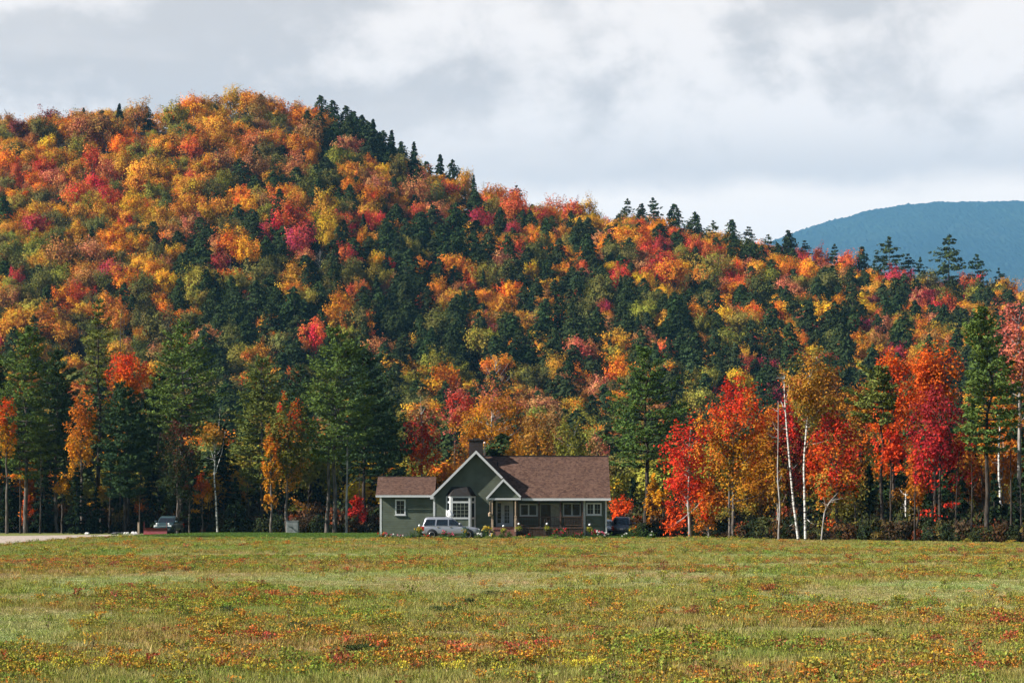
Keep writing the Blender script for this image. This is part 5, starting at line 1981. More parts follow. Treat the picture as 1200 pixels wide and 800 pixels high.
    part(g, 'pane', M['glass'], fr)
    g = MB()
    for i in range(1, 3):
        x = -.68 + .42 * i / 3
        g.box(x - .012, x + .012, 219.935, 219.949, 1.4, 3.02)
    for j in range(1, 5):
        z = 1.4 + 1.62 * j / 5
        g.box(-.68, -.26, 219.937, 219.9495, z - .012, z + .012)
        g.box(-1.32, -1.0, 219.937, 219.9495, z - .012, z + .012)
    part(g, 'muntin_grid', M['white'], fr)
    g = MB()
    g.lathe([(.015, -.05), (.035, -.04), (.035, 0), (.015, .01)], 10, 'y', (-.80, 219.90, 2.1))
    part(g, 'handle', M['deck'], fr)

    # bay window
    ring = [(-5.92, 218.0), (-5.5, 217.42), (-3.74, 217.42), (-3.32, 218.0)]
    mb = MB()
    v = [(x, y, .25) for x, y in ring] + [(x, y, 3.86) for x, y in ring]
    mb.add(v, [(0, 1, 5, 4), (1, 2, 6, 5), (2, 3, 7, 6), (3, 2, 1, 0), (4, 5, 6, 7)])
    bay = part(mb, 'bay_window', M['siding'])
    mb = MB()
    o_ = [(-6.02, 217.99), (-5.56, 217.30), (-3.68, 217.30), (-3.22, 217.99)]
    v = [(x, y, 3.86) for x, y in o_] + [(-5.45, 217.99, 4.68), (-5.15, 217.75, 4.68), (-4.09, 217.75, 4.68), (-3.79, 217.99, 4.68)]
    mb.add(v, [(0, 1, 5, 4), (1, 2, 6, 5), (2, 3, 7, 6), (3, 2, 1, 0), (4, 5, 6, 7)])
    part(mb, 'bay_roof', M['shingle_dark'], bay)

    def on_face(m, p0, p1, s0, s1, z0, z1, proud, mi=0, t=.05):
        a, b = Vector((p0[0], p0[1], 0)), Vector((p1[0], p1[1], 0))
        d = (b - a).normalized()
        n = Vector((d.y, -d.x, 0))
        L = (b - a).length
        A = a + d * (s0 * L)
        B = a + d * (s1 * L)
        o1 = n * proud
        o0 = n * (proud - t)
        vv = [A + o0, B + o0, B + o1, A + o1]
        m.add([(p.x, p.y, z0) for p in vv] + [(p.x, p.y, z1) for p in vv], [(3, 2, 1, 0), (4, 5, 6, 7), (0, 1, 5, 4), (1, 2, 6, 5), (2, 3, 7, 6), (3, 0, 4, 7)])
    frm, gls = MB(), MB()
    for k in range(3):
        p0, p1 = ring[k], ring[k + 1]
        w = .10 if k == 1 else .22
        for a, b in ((0.003, w), (1 - w, .997)):
            on_face(frm, p0, p1, a, b, .27, 3.84, .045)
        for z0, z1 in ((3.70, 3.83), (3.22, 3.38), (1.78, 1.94)):
            on_face(frm, p0, p1, w, 1 - w, z0, z1, .042)
        on_face(gls, p0, p1, w, 1 - w, 3.38, 3.70, .012, t=.01)
        on_face(gls, p0, p1, w, 1 - w, 1.94, 3.22, .012, t=.01)
    bf = part(frm, 'frame', M['white'], bay)
    part(gls, 'pane', M['glass'], bay)
    mun = MB()
    for i in range(1, 4):
        on_face(mun, ring[1], ring[2], .1 + .8 * i / 4 - .008, .1 + .8 * i / 4 + .008, 1.94, 3.22, .03, t=.017)
    for j in range(1, 4):
        z = 1.94 + 1.28 * j / 4
        on_face(mun, ring[1], ring[2], .1, .9, z - .012, z + .012, .029, t=.016)
    part(mun, 'muntin_grid', M['mid'], bay)

    # porch
    mb = MB()
    mb.box(-1.9, 6.44, 217.62, 219.99, .92, 1.06)
    for k in range(38):
        x = .62 + k * .155
        mb.box(x, x + .10, 217.66, 217.70, .12, .92)
    mb.box(.5, 6.44, 217.75, 217.8, .1, .92)
    part(mb, 'porch_floor', M['deck'])
    mb = MB()
    mb.box(.5, 6.42, 217.68, 217.78, 1.94, 2.02)
    mb.box(.5, 6.42, 217.70, 217.76, 1.18, 1.25)
    for k in range(40):
        x = .58 + k * .148
        mb.box(x - .02, x + .02, 217.71, 217.75, 1.25, 1.94)
    part(mb, 'railing', M['deck'])
    for x in (.5, 2.46, 4.37, 6.36):
        mb = MB()
        mb.box(x - .07, x + .07, 217.66, 217.80, 1.06, 3.5)
        part(mb, 'post', M['deck'])
    for x in (-1.78, .30):
        mb = MB()
        mb.box(x - .055, x + .055, 216.86, 216.97, 2.0, 3.5)
        mb.box(x - .10, x + .10, 216.82, 217.01, .2, 2.0)
        mb.box(x - .12, x + .12, 216.80, 217.03, 2.0, 2.06)
        part(mb, 'post', M['post_tan'], label='tan entry post with thicker base')
    mb = MB()
    for k in range(5):
        mb.box(-1.95, .34, 217.62 - .30 * (k + 1), 217.62 - .30 * k, -.05, 1.02 - .17 * k - .002 * k)
    mb.box(-2.1, -1.951, 216.3, 217.6, -.05, .85)
    part(mb, 'brick_steps', M['brick'])
    # chimney, white vent and a dark shadow stand-in on the roof
    mb = MB()
    mb.box(-3.92, -2.64, 220.6, 221.5, 6.4, 8.92)
    mb.box(-4.0, -2.56, 220.52, 221.58, 8.92, 9.04)
    mb.box(-3.62, -2.94, 220.8, 221.3, 9.04, 9.16)
    part(mb, 'chimney', M['brick_dark'], gable_roof)
    mb = MB()
    mb.lathe([(.06, 6.5), (.06, 8.72), (.09, 8.72), (.09, 8.84)], 12, 'z', (-2.52, 222.9, 0))
    part(mb, 'vent_or_shadow_pipe', M['pipe'], main_roof)
    mb = MB()
    mb.lathe([(.05, 5.9), (.05, 7.0)], 10, 'z', (-1.32, 221.1, 0))  # dark stub stands in for a shadow line on the roof slope
    part(mb, 'vent_or_shadow_pipe', M['shingle_dark'], main_roof)
    return root


build_house()


def build_feeder():
    e = empty('bird_feeder', (-1.98, 216.72, 2.0))
    tag(e, 'small tan bird feeder hanging at the left entry post', 'bird feeder')
    mb = MB()
    mb.lathe([(.05, 0), (.15, .02), (.15, .24), (.13, .26)], 10)
    mb.build('seed_box', M['post_tan'], e)
    mb = MB()
    mb.lathe([(.2, .26), (.02, .42)], 10)
    mb.tube([(0, 0, .42), (0, 0, 1.35), (.15, .1, 1.42)], [.012] * 3, 5)
    mb.build('roof', M['post_tan'], e)


build_feeder()


# ------------------------------------------------------------------ vehicles
def paint(name, col, rough=.25, metal=.35):
    m, nt, out = new_mat(name)
    p = nt.nodes.new('ShaderNodeBsdfPrincipled')
    p.inputs['Base Color'].default_value = (*col, 1)
    p.inputs['Roughness'].default_value = rough
    p.inputs['Metallic'].default_value = metal
    p.inputs['Coat Weight'].default_value = .5
    p.inputs['Coat Roughness'].default_value = .08
    tc = nt.nodes.new('ShaderNodeTexCoord')
    n = nd(nt, 'ShaderNodeTexNoise')
    n.inputs['Scale'].default_value = 2.0
    n.inputs['Detail'].default_value = 6
    nt.links.new(tc.outputs['Object'], n.inputs['Vector'])
    nt.links.new(sstep(nt, n.outputs[0], .35, .75, rough, rough + .25), p.inputs['Roughness'])
    nt.links.new(mixc(nt, sstep(nt, n.outputs[0], .4, .8), col, tuple(c * .85 + .01 for c in col)), p.inputs['Base Color'])
    nt.links.new(p.outputs[0], out.inputs['Surface'])
    return m


M['silver'] = paint('silver_car_paint', (.34, .35, .38), .30, .4)
M['darkcar'] = paint('charcoal_car_paint', (.15, .155, .17), .25, .3)
M['navycar'] = paint('dark_blue_car_paint', (.06, .085, .12), .25, .3)
M['tealcar'] = paint('dark_teal_truck_paint', (.025, .055, .058), .3, .2)
M['plow'] = paint('red_plow_paint', (.17, .010, .012), .5, 0)
M['tyre'] = simple_mat('black_rubber', (.014, .014, .014), .85)
M['rim'] = simple_mat('grey_alloy', (.42, .42, .43), .35, metal=.7)
M['carglass'] = simple_mat('tinted_car_glass', (.010, .013, .016), .05, spec=.7)
M['taillight'] = simple_mat('red_lamp_lens', (.42, .012, .010), .2)
M['headlight'] = simple_mat('clear_lamp_lens', (.72, .72, .70), .1)
M['trim'] = simple_mat('black_plastic', (.020, .020, .022), .6)
M['chrome'] = simple_mat('bright_metal', (.65, .65, .66), .2, metal=.9)
M['whitewrap'] = simple_mat('white_cloth', (.86, .86, .85), .8)


def srect(cx, cy, hx, hy, n=24, ex=5.0):
    out = []
    for i in range(n):
        a = 2 * math.pi * (i + .5) / n
        c, s = math.cos(a), math.sin(a)
        out.append((cx + hx * math.copysign(abs(c) ** (2 / ex), c), cy + hy * math.copysign(abs(s) ** (2 / ex), s)))
    return out


def car(name, label, cat, group, loc, rz, body_mat, L=5.2, lower=None, cab=None, wheels=(.95, 3.95), wr=.40, windows=None, hw=1.0, rear=None, extra=None, rack=True):
    """A vehicle along local +x (front), base at z 0, rear bumper at x = 0 shifted so that the middle is the origin."""
    e = empty(name, loc, rz)
    tag(e, label, cat, group)
    ox = -L / 2

    def put(mb, nm, mat, parent=e, bevel=0.0):
        o = mb.build(nm, mat, parent, bevel=bevel)
        return o
    mb = MB()
    rs = []
    for x, zb, zt, w in lower:
        rs.append([(x + ox, y, z) for y, z in srect(0, (zb + zt) / 2, w, (zt - zb) / 2, 28, 6)])
    mb.rings(rs)
    cabr = []
    for z, x0, x1, w in cab:
        cabr.append([(x + ox, y, z) for x, y in srect((x0 + x1) / 2, 0, (x1 - x0) / 2, w, 28, 8)])
    mb.rings(cabr)
    put(mb, 'body', body_mat)

    def cabw(z):
        return np.interp(z, [c[0] for c in cab], [c[3] for c in cab])

    def cabx(z, k):
        return np.interp(z, [c[0] for c in cab], [c[k] for c in cab])
    # side glass
    for side in (-1, 1):
        for (xa, xb, xc, xd, z0, z1) in windows:
            g = MB()
            q = [(xa + ox, side * (cabw(z0) + .012), z0), (xb + ox, side * (cabw(z0) + .012), z0), (xc + ox, side * (cabw(z1) + .012), z1), (xd + ox, side * (cabw(z1) + .012), z1)]
            inn = [(x, y - side * .03, z) for x, y, z in q]
            g.add(q + inn, [(0, 1, 2, 3), (7, 6, 5, 4), (0, 4, 5, 1), (1, 5, 6, 2), (2, 6, 7, 3), (3, 7, 4, 0)])
            put(g, 'side_window', M['carglass'])
    # windscreen and rear glass
    zlo, zhi = windows[0][4] + .02, windows[0][5] + .02
    for nm, k, sg in (('windscreen', 2, 1), ('rear_window', 1, -1)):
        g = MB()
        q = []
        for z, s in ((zlo, -1), (zlo, 1), (zhi, 1), (zhi, -1)):
            q.append((cabx(z, k) + ox + sg * .015, s * (cabw(z) - .13), z))
        inn = [(x - sg * .03, y, z) for x, y, z in q]
        g.add(q + inn, [(0, 1, 2, 3), (7, 6, 5, 4), (0, 4, 5, 1), (1, 5, 6, 2), (2, 6, 7, 3), (3, 7, 4, 0)])
        put(g, nm, M['carglass'])
    # wheels
    for x in wheels:
        for side in (-1, 1):
            a = MB()
            a.lathe([(.05, side * (hw - .12)), (wr + .10, side * (hw - .10)), (wr + .10, side * (hw + .006)), (wr + .02, side * (hw + .006)), (.05, side * (hw - .02))], 28, 'y', (x + ox, 0, wr))
            put(a, 'wheel_arch', M['trim'])
            w = MB()
            w.lathe([(wr * .55, side * (hw - .20)), (wr * .93, side * (hw - .20)), (wr, side * (hw - .16)), (wr, side * (hw - .01)), (wr * .93, side * (hw + .03)), (wr * .62, side * (hw + .03))], 28, 'y', (x + ox, 0, wr))
            wo = put(w, 'wheel', M['tyre'])
            r = MB()
            r.lathe([(.03, side * (hw + .0)), (wr * .62, side * (hw + .0)), (wr * .64, side * (hw + .033)), (wr * .55, side * (hw + .035)), (wr * .5, side * (hw + .012)), (.03, side * (hw + .012))], 24, 'y', (x + ox, 0, wr))
            for k in range(6):
                an = k * math.pi / 3
                c, s = math.cos(an), math.sin(an)
                t = .035
                q = [(c * .05 - s * t, s * .05 + c * t), (c * .05 + s * t, s * .05 - c * t), (c * wr * .58 + s * t, s * wr * .58 - c * t), (c * wr * .58 - s * t, s * wr * .58 + c * t)]
                yy0, yy1 = side * (hw + .013), side * (hw + .03)
                r.add([(p + x + ox, yy0, z + wr) for p, z in q] + [(p + x + ox, yy1, z + wr) for p, z in q], [(0, 1, 2, 3), (7, 6, 5, 4), (0, 4, 5, 1), (1, 5, 6, 2), (2, 6, 7, 3), (3, 7, 4, 0)])
            put(r, 'rim', M['rim'], wo)
    # lamps, bumpers, plates, handles, mirrors
    lf = lower[-2]
    lr = lower[1]
    for side in (-1, 1):
        t = MB()
        t.box(ox - .03, ox + .30, side * (lr[3] - .07) - .11, side * (lr[3] - .07) + .11, lr[2] - .40, lr[2] - .02)
        put(t, 'taillight', M['taillight'], bevel=.03)
        h = MB()
        h.box(ox + L - .34, ox + L - .02, side * (lf[3] - .22) - .19, side * (lf[3] - .22) + .19, lf[2] - .25, lf[2] - .04)
        put(h, 'headlight', M['headlight'], bevel=.04)
        m = MB()
        xm = windows[-1][1] + ox - .12
        m.rings([[(xm + dx, side * (hw + oy), z) for dx, z in srect(0, windows[0][4] + .12, .08, .10, 12, 4)] for oy in (-.06, .05, .16, .18)])
        put(m, 'mirror', body_mat)
        for (xa, xb, *_r) in windows[-2:]:
            d = MB()
            d.box(xa + ox + .08, xa + ox + .28, side * (hw - .01), side * (hw + .03), lower[3][2] - .13, lower[3][2] - .08)
            put(d, 'door_handle', M['chrome'])
    b = MB()
    b.rings([[(x + ox, y, z) for y, z in srect(0, .52, w, .16, 20, 6)] for x, w in ((-.06, lr[3] - .1), (-.04, lr[3] - .02), (.12, lr[3] + .005), (.25, lr[3] + .005))])
    put(b, 'rear_bumper', M['trim'])
    b = MB()
    b.rings([[(x + ox, y, z) for y, z in srect(0, .50, w, .16, 20, 6)] for x, w in ((L - .25, lf[3] + .005), (L - .1, lf[3] + .005), (L + .03, lf[3] - .04), (L + .06, lf[3] - .14))])
    put(b, 'front_bumper', M['trim'])
    g = MB()
    for k in range(4):
        g.box(L + ox - .12, L + ox - .005, -.45, .45, .70 + k * .055, .73 + k * .055)
    put(g, 'radiator_grille', M['chrome'])
    p = MB()
    p.box(ox - .075, ox - .055, -.16, .16, .74, .90)
    put(p, 'number_plate', M['headlight'])
    if rack:
        r = MB()
        zt = cab[-1][0]
        for side in (-1, 1):
            r.tube([(ox + cab[-1][1] + .1, side * .55, zt - .02), (ox + cab[-1][1] + .2, side * .55, zt + .07), (ox + cab[-1][2] - .2, side * .55, zt + .07), (ox + cab[-1][2] - .05, side * .55, zt - .02)], [.022] * 4, 6)
        put(r, 'roof_rack', M['trim'])
    if extra:
        extra(e, ox, put)
    return e


SUV_LOW = [(0.0, .50, 1.02, .86), (.06, .42, 1.12, .95), (.35, .36, 1.17, .99), (2.0, .34, 1.15, 1.0), (3.6, .34, 1.14, 1.0), (3.95, .34, 1.13, .99), (4.75, .36, 1.04, .96), (5.08, .42, .95, .92), (5.2, .52, .80, .84)]
SUV_CAB = [(1.05, .06, 3.86, .95), (1.16, .09, 3.72, .94), (1.74, .30, 2.92, .82), (1.88, .42, 2.66, .75), (1.93, .60, 2.4, .62)]
SUV_WIN = [(.22, 1.22, 1.28, .50, 1.20, 1.72), (1.36, 2.36, 2.36, 1.42, 1.20, 1.72), (2.48, 3.56, 2.86, 2.48, 1.20, 1.72)]

cz = lambda x, y: float(lawn_z(x, y)) + .008
x0, y0 = (528 - 600) / F * 213.6, 213.6
car('parked_car', 'silver SUV parked side-on in front of the bay window', 'car', None, (x0, y0, .045), 0.0, M['silver'], 5.2, SUV_LOW, SUV_CAB, (.98, 4.18), .40, SUV_WIN)
x1, y1 = (731.5 - 600) / F * 223.0, 225.4
car('parked_car', 'charcoal SUV seen from behind at the right of the house', 'car', None, (x1, y1, .01), math.radians(84), M['darkcar'], 4.7,
    [(x * .9, a, b, w * .95) for x, a, b, w in SUV_LOW], [(z, a * .9, b * .9, w * .93) for z, a, b, w in SUV_CAB], (.88, 3.75), .37,
    [(a * .9, b * .9, c * .9, d * .9, e, f) for a, b, c, d, e, f in SUV_WIN], hw=.95)
x2, y2 = (709.5 - 600) / F * 227.5, 229.6
car('parked_car', 'dark blue car half hidden behind the house corner', 'car', None, (x2, y2, .01), math.radians(-96), M['navycar'], 4.5,
    [(x * .865, a * .9, b * .86, w * .92) for x, a, b, w in SUV_LOW], [(z * .86, a * .865 + .3, b * .865, w * .9) for z, a, b, w in SUV_CAB], (.85, 3.62), .33,
    [(a * .865 + .3, b * .865, c * .865, d * .865 + .2, e * .86, f * .86) for a, b, c, d, e, f in SUV_WIN], hw=.92, rack=False)


def plow_and_bed(e, ox, put):
    b = MB()
    b.box(ox + .05, ox + 2.1, -.98, -.90, 1.12, 1.32)
    b.box(ox + .05, ox + 2.1, .90, .98, 1.12, 1.32)
    b.box(ox + .02, ox + .12, -.9, .9, 1.12, 1.32)
    put(b, 'cargo_bed', M['tealcar'])
    for side in (-1, 1):
        l = MB()
        l.lathe([(.03, -.05), (.10, -.03), (.10, .05), (.02, .07)], 12, 'x', (ox + 5.35, side * .62, 1.12))
        put(l, 'plow_lamp', M['headlight'])


TR_LOW = [(0.0, .55, 1.05, .90), (.06, .48, 1.12, .96), (.4, .44, 1.14, .99), (2.2, .44, 1.14, 1.0), (3.6, .44, 1.16, 1.0), (4.1, .44, 1.16, .99), (5.0, .46, 1.10, .97), (5.35, .5, 1.02, .94), (5.5, .58, .86, .86)]
TR_CAB = [(1.08, 2.1, 4.25, .95), (1.2, 2.12, 4.12, .94), (1.74, 2.25, 3.42, .82), (1.86, 2.35, 3.2, .76), (1.91, 2.5, 3.0, .62)]
TR_WIN = [(2.3, 2.95, 2.95, 2.36, 1.22, 1.70), (3.08, 4.0, 3.4, 3.08, 1.22, 1.70)]
x3, y3 = (194.5 - 600) / F * 246.0, 248.0
car('pickup_truck', 'dark teal pickup facing out of the trees behind the red plow', 'pickup', None, (x3, y3, .016), math.radians(-95), M['tealcar'], 5.5, TR_LOW, TR_CAB, (1.1, 4.45), .42, TR_WIN, rack=False, extra=plow_and_bed)


def build_plow():
    x, y = (182 - 600) / F * 242.6, 242.6
    e = empty('snow_plow', (x, y, .02), math.radians(-6))
    tag(e, 'red snow plow blade standing in front of the dark pickup', 'snow plow')
    mb = MB()
    n = 9
    rs = []
    for k in range(n):
        a = math.radians(-50 + 100 * k / (n - 1))
        rs.append((.45 - .45 * math.cos(a) * 1.0, .40 + .42 * math.sin(a)))
    front = [(-1.2, -p[0], p[1]) for p in rs] + [(1.2, -p[0], p[1]) for p in rs]
    back = [(v[0], v[1] + .05, v[2]) for v in front]
    f = []
    for k in range(n - 1):
        f.append((k, k + 1, k + 1 + n, k + n))
        f.append((2 * n + k + n, 2 * n + k + 1 + n, 2 * n + k + 1, 2 * n + k))
    f += [(0, n, 3 * n, 2 * n), (n - 1, 3 * n - 1, 4 * n - 1, 2 * n - 1)]
    mb.add(front + back, f)
    for xx in (-1.15, -.6, 0, .6, 1.15):
        mb.box(xx - .03, xx + .03, .0, .22, .1, .75)
    mb.build('blade', M['plow'], e)
    mb = MB()
    mb.tube([(-.5, .2, .35), (0, 1.2, .45), (.5, .2, .35)], [.05] * 3, 6)
    mb.build('push_frame', M['trim'], e)
    for s in (-1.15, 1.15):
        mb = MB()
        mb.tube([(s, .05, .7), (s, .05, 1.35)], [.022, .018], 6)
        mb.build('marker_rod', M['plow'], e)


build_plow()


def build_bundle():
    e = empty('white_bundle', (x0 - .02, y0 - .18, .045 + 1.935))
    tag(e, 'white lumpy bundle sitting on the roof of the silver SUV', 'bundle')
    mb = MB()
    rs = []
    for z, cx, r in ((0.0, 0, .20), (.06, 0, .26), (.2, .02, .25), (.34, -.02, .20), (.46, -.06, .17), (.56, -.09, .13), (.62, -.1, .05)):
        rs.append([(cx + r * math.cos(a) * (1 + .15 * math.sin(3 * a + z * 9)), .8 * r * math.sin(a) * (1 + .12 * math.cos(2 * a + z * 7)), z) for a in np.linspace(0, 2 * math.pi, 17)[:-1]])
    mb.rings(rs)
    mb.build('sack', M['whitewrap'], e)
    mb = MB()
    mb.tube([(-.1, 0, .58), (-.02, 0, .66), (.05, 0, .60)], [.03, .035, .02], 6)
    mb.build('tied_end', M['whitewrap'], e)


build_bundle()


# ------------------------------------------------------------------ things around the yard
def build_cabinet():
    x, y = (344.5 - 600) / F * 248.5, 247.0
    e = empty('utility_cabinet', (x, y, .0))
    tag(e, 'grey metal cabinet standing at the wood edge left of the house', 'cabinet')
    g = simple_mat('grey_green_metal', (.20, .21, .205), .55, var=.2, scale=3)
    mb = MB()
    mb.box(-.66, .66, -.4, .4, -.05, .12)
    mb.build('plinth', simple_mat('concrete', (.34, .33, .31), .9, var=.2), e)
    mb = MB()
    mb.box(-.62, .62, -.36, .36, .12, 1.38)
    mb.build('cabinet_body', g, e, bevel=.03)
    mb = MB()
    mb.box(-.66, .66, -.41, .40, 1.38, 1.46)
    mb.build('lid', g, e, bevel=.02)
    mb = MB()
    mb.box(-.56, -.02, -.385, -.36, .2, 1.3)
    mb.box(.02, .56, -.385, -.36, .2, 1.3)
    d = mb.build('door', g, e, bevel=.01)
    mb = MB()
    mb.tube([(-.06, -.42, .7), (-.06, -.42, .86)], [.02, .02], 6)
    mb.build('handle', M['trim'], d)


build_cabinet()


def build_marker():
    x, y = (162.5 - 600) / F * 240, 240.0
    e = empty('marker_post', (x, y, .0))
    tag(e, 'short tan post beside the gravel drive left of the plow', 'post')
    mb = MB()
    mb.box(-.09, .09, -.09, .09, -.2, 1.28)
    mb.build('post', M['post_tan'], e, bevel=.015)
    mb = MB()
    mb.box(-.11, .11, -.11, .11, 1.28, 1.33)
    mb.build('cap', M['post_tan'], e, bevel=.01)


build_marker()


def build_rocks():
    rng = np.random.default_rng(5)
    mats = [simple_mat('pale_boulder', (.55, .53, .50), .9, var=.2, scale=3, bump=.5, bscale=8), simple_mat('dark_boulder', (.07, .07, .07), .9, var=.3, scale=3, bump=.5, bscale=8)]
    for px, w, h, k, lab in [(137, .5, .22, 1, 'dark flat boulder at the far end of the drive, leftmost of the row'), (149, .28, .24, 0, 'pale boulder beside the drive, left of two pale ones'),
                             (158, .32, .26, 0, 'pale boulder beside the drive, nearest to the tan post'), (143, .35, .20, 1, 'small dark boulder between the flat one and pale ones'), (103, .28, .2, 0, 'lone pale stone at the wood edge above the drive')]:
        D = 251.0
        x = (px - 600) / F * D
        mb = MB()
        nlat, nlon = 8, 12
        rs = []
        ph = rng.uniform(0, 6, 3)
        for i in range(1, nlat):
            t = math.pi * i / nlat
            rr = []
            for j in range(nlon):
                a = 2 * math.pi * j / nlon
                q = 1 + .18 * math.sin(2 * a + ph[0] + t) + .12 * math.sin(5 * a + ph[1] - 2 * t) + .08 * math.sin(7 * t + ph[2])
                rr.append((w * q * math.sin(t) * math.cos(a), w * .7 * q * math.sin(t) * math.sin(a), h * .35 + h * .75 * math.cos(t) * q))
            rs.append(rr)
        mb.rings(rs, smooth=False)
        o = mb.build('boulder', mats[k], None, (x, D + rng.uniform(-.5, .5), 0.0))
        tag(o, lab, 'boulder', 'boulders along the drive')


build_rocks()


# ---- the flower border in front of the house
M['stem'] = simple_mat('green_stems', (.06, .10, .025), .8)
M['hook'] = simple_mat('black_iron', (.02, .02, .02), .5)


def flower_clump(name, label, cat, x, y, h, w, greens, blooms, nb=30, nl=160, group=None, seed=0, bsize=.10, leaf=.14, top=True):
    rng = np.random.default_rng(900 + seed)
    z = tz(x, y) + (float(lawn_z(x, y)) if -39 < x < 13 else 0)
    e = empty(name, (x, y, z))
    tag(e, label, cat, group)
    tm = TreeMesh(rng)
    for i in range(12):
        a = rng.uniform(0, 6.28)
        r = w * rng.uniform(.2, .8)
        tm.limb(np.array([[0, 0, -.05], [math.cos(a) * r * .5, math.sin(a) * r * .4, h * .55], [math.cos(a) * r, math.sin(a) * r * .8, h * rng.uniform(.75, 1.0)]]), .018, .007, 4)
    P = rng.normal(size=(nl, 3)) * np.array([w * .45, w * .4, h * .28]) + np.array([0, 0, h * .5])
    P[:, 2] = np.clip(P[:, 2], .03, h * 1.05)
    g = np.array(greens)[rng.integers(len(greens), size=nl)] * rng.uniform(.7, 1.3, (nl, 1))
    tm.leaves(P, rng.normal(size=(nl, 3)) + np.array([0, -.2, .6]), leaf * rng.uniform(.7, 1.3, nl), leaf * .5, g)
    obj_from_mesh('stem', tm.wood('stem', M['stem']), e)
    obj_from_mesh('leaves', tm.foliage('leaves', M['leaf_baked']), e)['kind'] = 'stuff'
    if blooms:
        tb = TreeMesh(rng)
        for i in range(nb):
            c = np.array([rng.normal(0, w * .42), rng.normal(0, w * .38) - .05, h * (rng.uniform(.6, 1.1) if top else rng.uniform(.3, 1.0))])
            col = np.array(blooms[rng.integers(len(blooms))])
            k = 9
            d = unit(rng.normal(size=(k, 3)))
            tb.leaves(c + d * bsize * .45, d + rng.normal(0, .2, (k, 3)), np.full(k, bsize * .8), np.full(k, bsize * .7), np.tile(col, (k, 1)) * rng.uniform(.8, 1.2, (k, 1)))
        obj_from_mesh('blossoms', tb.foliage('blossoms', M['leaf_baked']), e)['kind'] = 'stuff'
    return e


GR = [(.05, .10, .02), (.08, .13, .03), (.035, .07, .02)]
PINKF, REDF, WHF, YLF, ORF = (.62, .12, .20), (.50, .03, .03), (.80, .78, .74), (.62, .42, .04), (.60, .16, .02)


def yx(px, D):
    return (px - 600) / F * D, D


for i, (px, D, h, w, bl, nb, lab) in enumerate([
        (447, 211.5, .62, .55, [ORF, REDF], 10, 'low bush with a few red blooms below the garage window'), (456, 211.2, .5, .45, [PINKF, WHF], 8, 'low pale pink flowers in the border left of the SUV'),
        (484, 211.0, .7, .5, None, 0, 'dark leafy bush just behind the SUV tailgate'), (492, 211.4, 1.0, .35, [YLF], 8, 'tall yellowish green plant at the SUV tailgate'),
        (470, 211.3, .4, .4, [WHF, PINKF], 7, 'little pink and white flowers between the low bushes'), (521, 210.6, .75, .42, [PINKF], 13, 'pink rose bush in front of the SUV rear door'),
        (529, 210.5, .6, .35, [PINKF, PINKF], 8, 'smaller pink rose bush in front of the SUV front door'), (501, 210.6, .45, .35, [ORF, REDF], 9, 'orange flowers below the SUV rear wheel'),
        (545, 210.8, 1.05, .32, [YLF], 7, 'tall plant with yellowing leaves before the SUV bonnet'), (571, 211.4, 1.15, .62, [YLF, YLF, YLF, (.7, .6, .2)], 34, 'large yellow flower bush at the SUV nose'),
        (563, 210.8, .6, .4, [WHF], 12, 'white daisies at the foot of the yellow bush'), (576, 210.8, .55, .35, [WHF, WHF, YLF], 9, 'white and yellow daisies right of the yellow bush'),
        (588, 211.0, .55, .4, None, 0, 'green leafy plant in front of the brick steps'), (597, 211.2, .7, .3, None, 0, 'thin dark green plant right of the steps'),
        (620, 211.2, .45, .4, [REDF], 4, 'low green plant before the porch skirting'), (651, 211.4, .85, .30, [REDF, (.3, .02, .05)], 10, 'dark red flowering plant in the middle of the porch border'),
        (661, 211.4, .95, .40, [PINKF, REDF], 15, 'pinkish red rose bush before the porch'), (673, 211.4, .55, .4, [(.35, .04, .06)], 8, 'low dark red flowers near the white porch post'),
        (681, 211.4, .6, .4, [(.35, .04, .06), PINKF], 9, 'small wine-red bush left of the white and red border clump'), (697, 211.2, .8, .42, [PINKF, REDF], 15, 'red rose bush below the right-hand window'),
        (702, 210.9, .75, .35, [WHF, PINKF], 14, 'white flowers below the right-hand window'), (710, 210.8, .6, .42, [PINKF, WHF], 12, 'pink flowers at the right corner of the house'),
        (741, 210.5, 1.15, .55, [YLF, ORF], 10, 'large green bush with yellow flowers before the charcoal SUV'), (750, 210.4, .9, .55, None, 0, 'dark green bush right of the charcoal SUV'),
        (733, 210.4, .6, .45, [WHF], 5, 'small green bush in front of the charcoal SUV bumper'), (763, 210.0, .7, .5, [WHF], 4, 'low green weeds at the big pine foot')]):
    x, y = yx(px, D)
    flower_clump('flower_bush', lab, 'flower bush', x, y, h, w, GR, bl, nb, 150, 'flower border in front of the house', i, .13, .16)


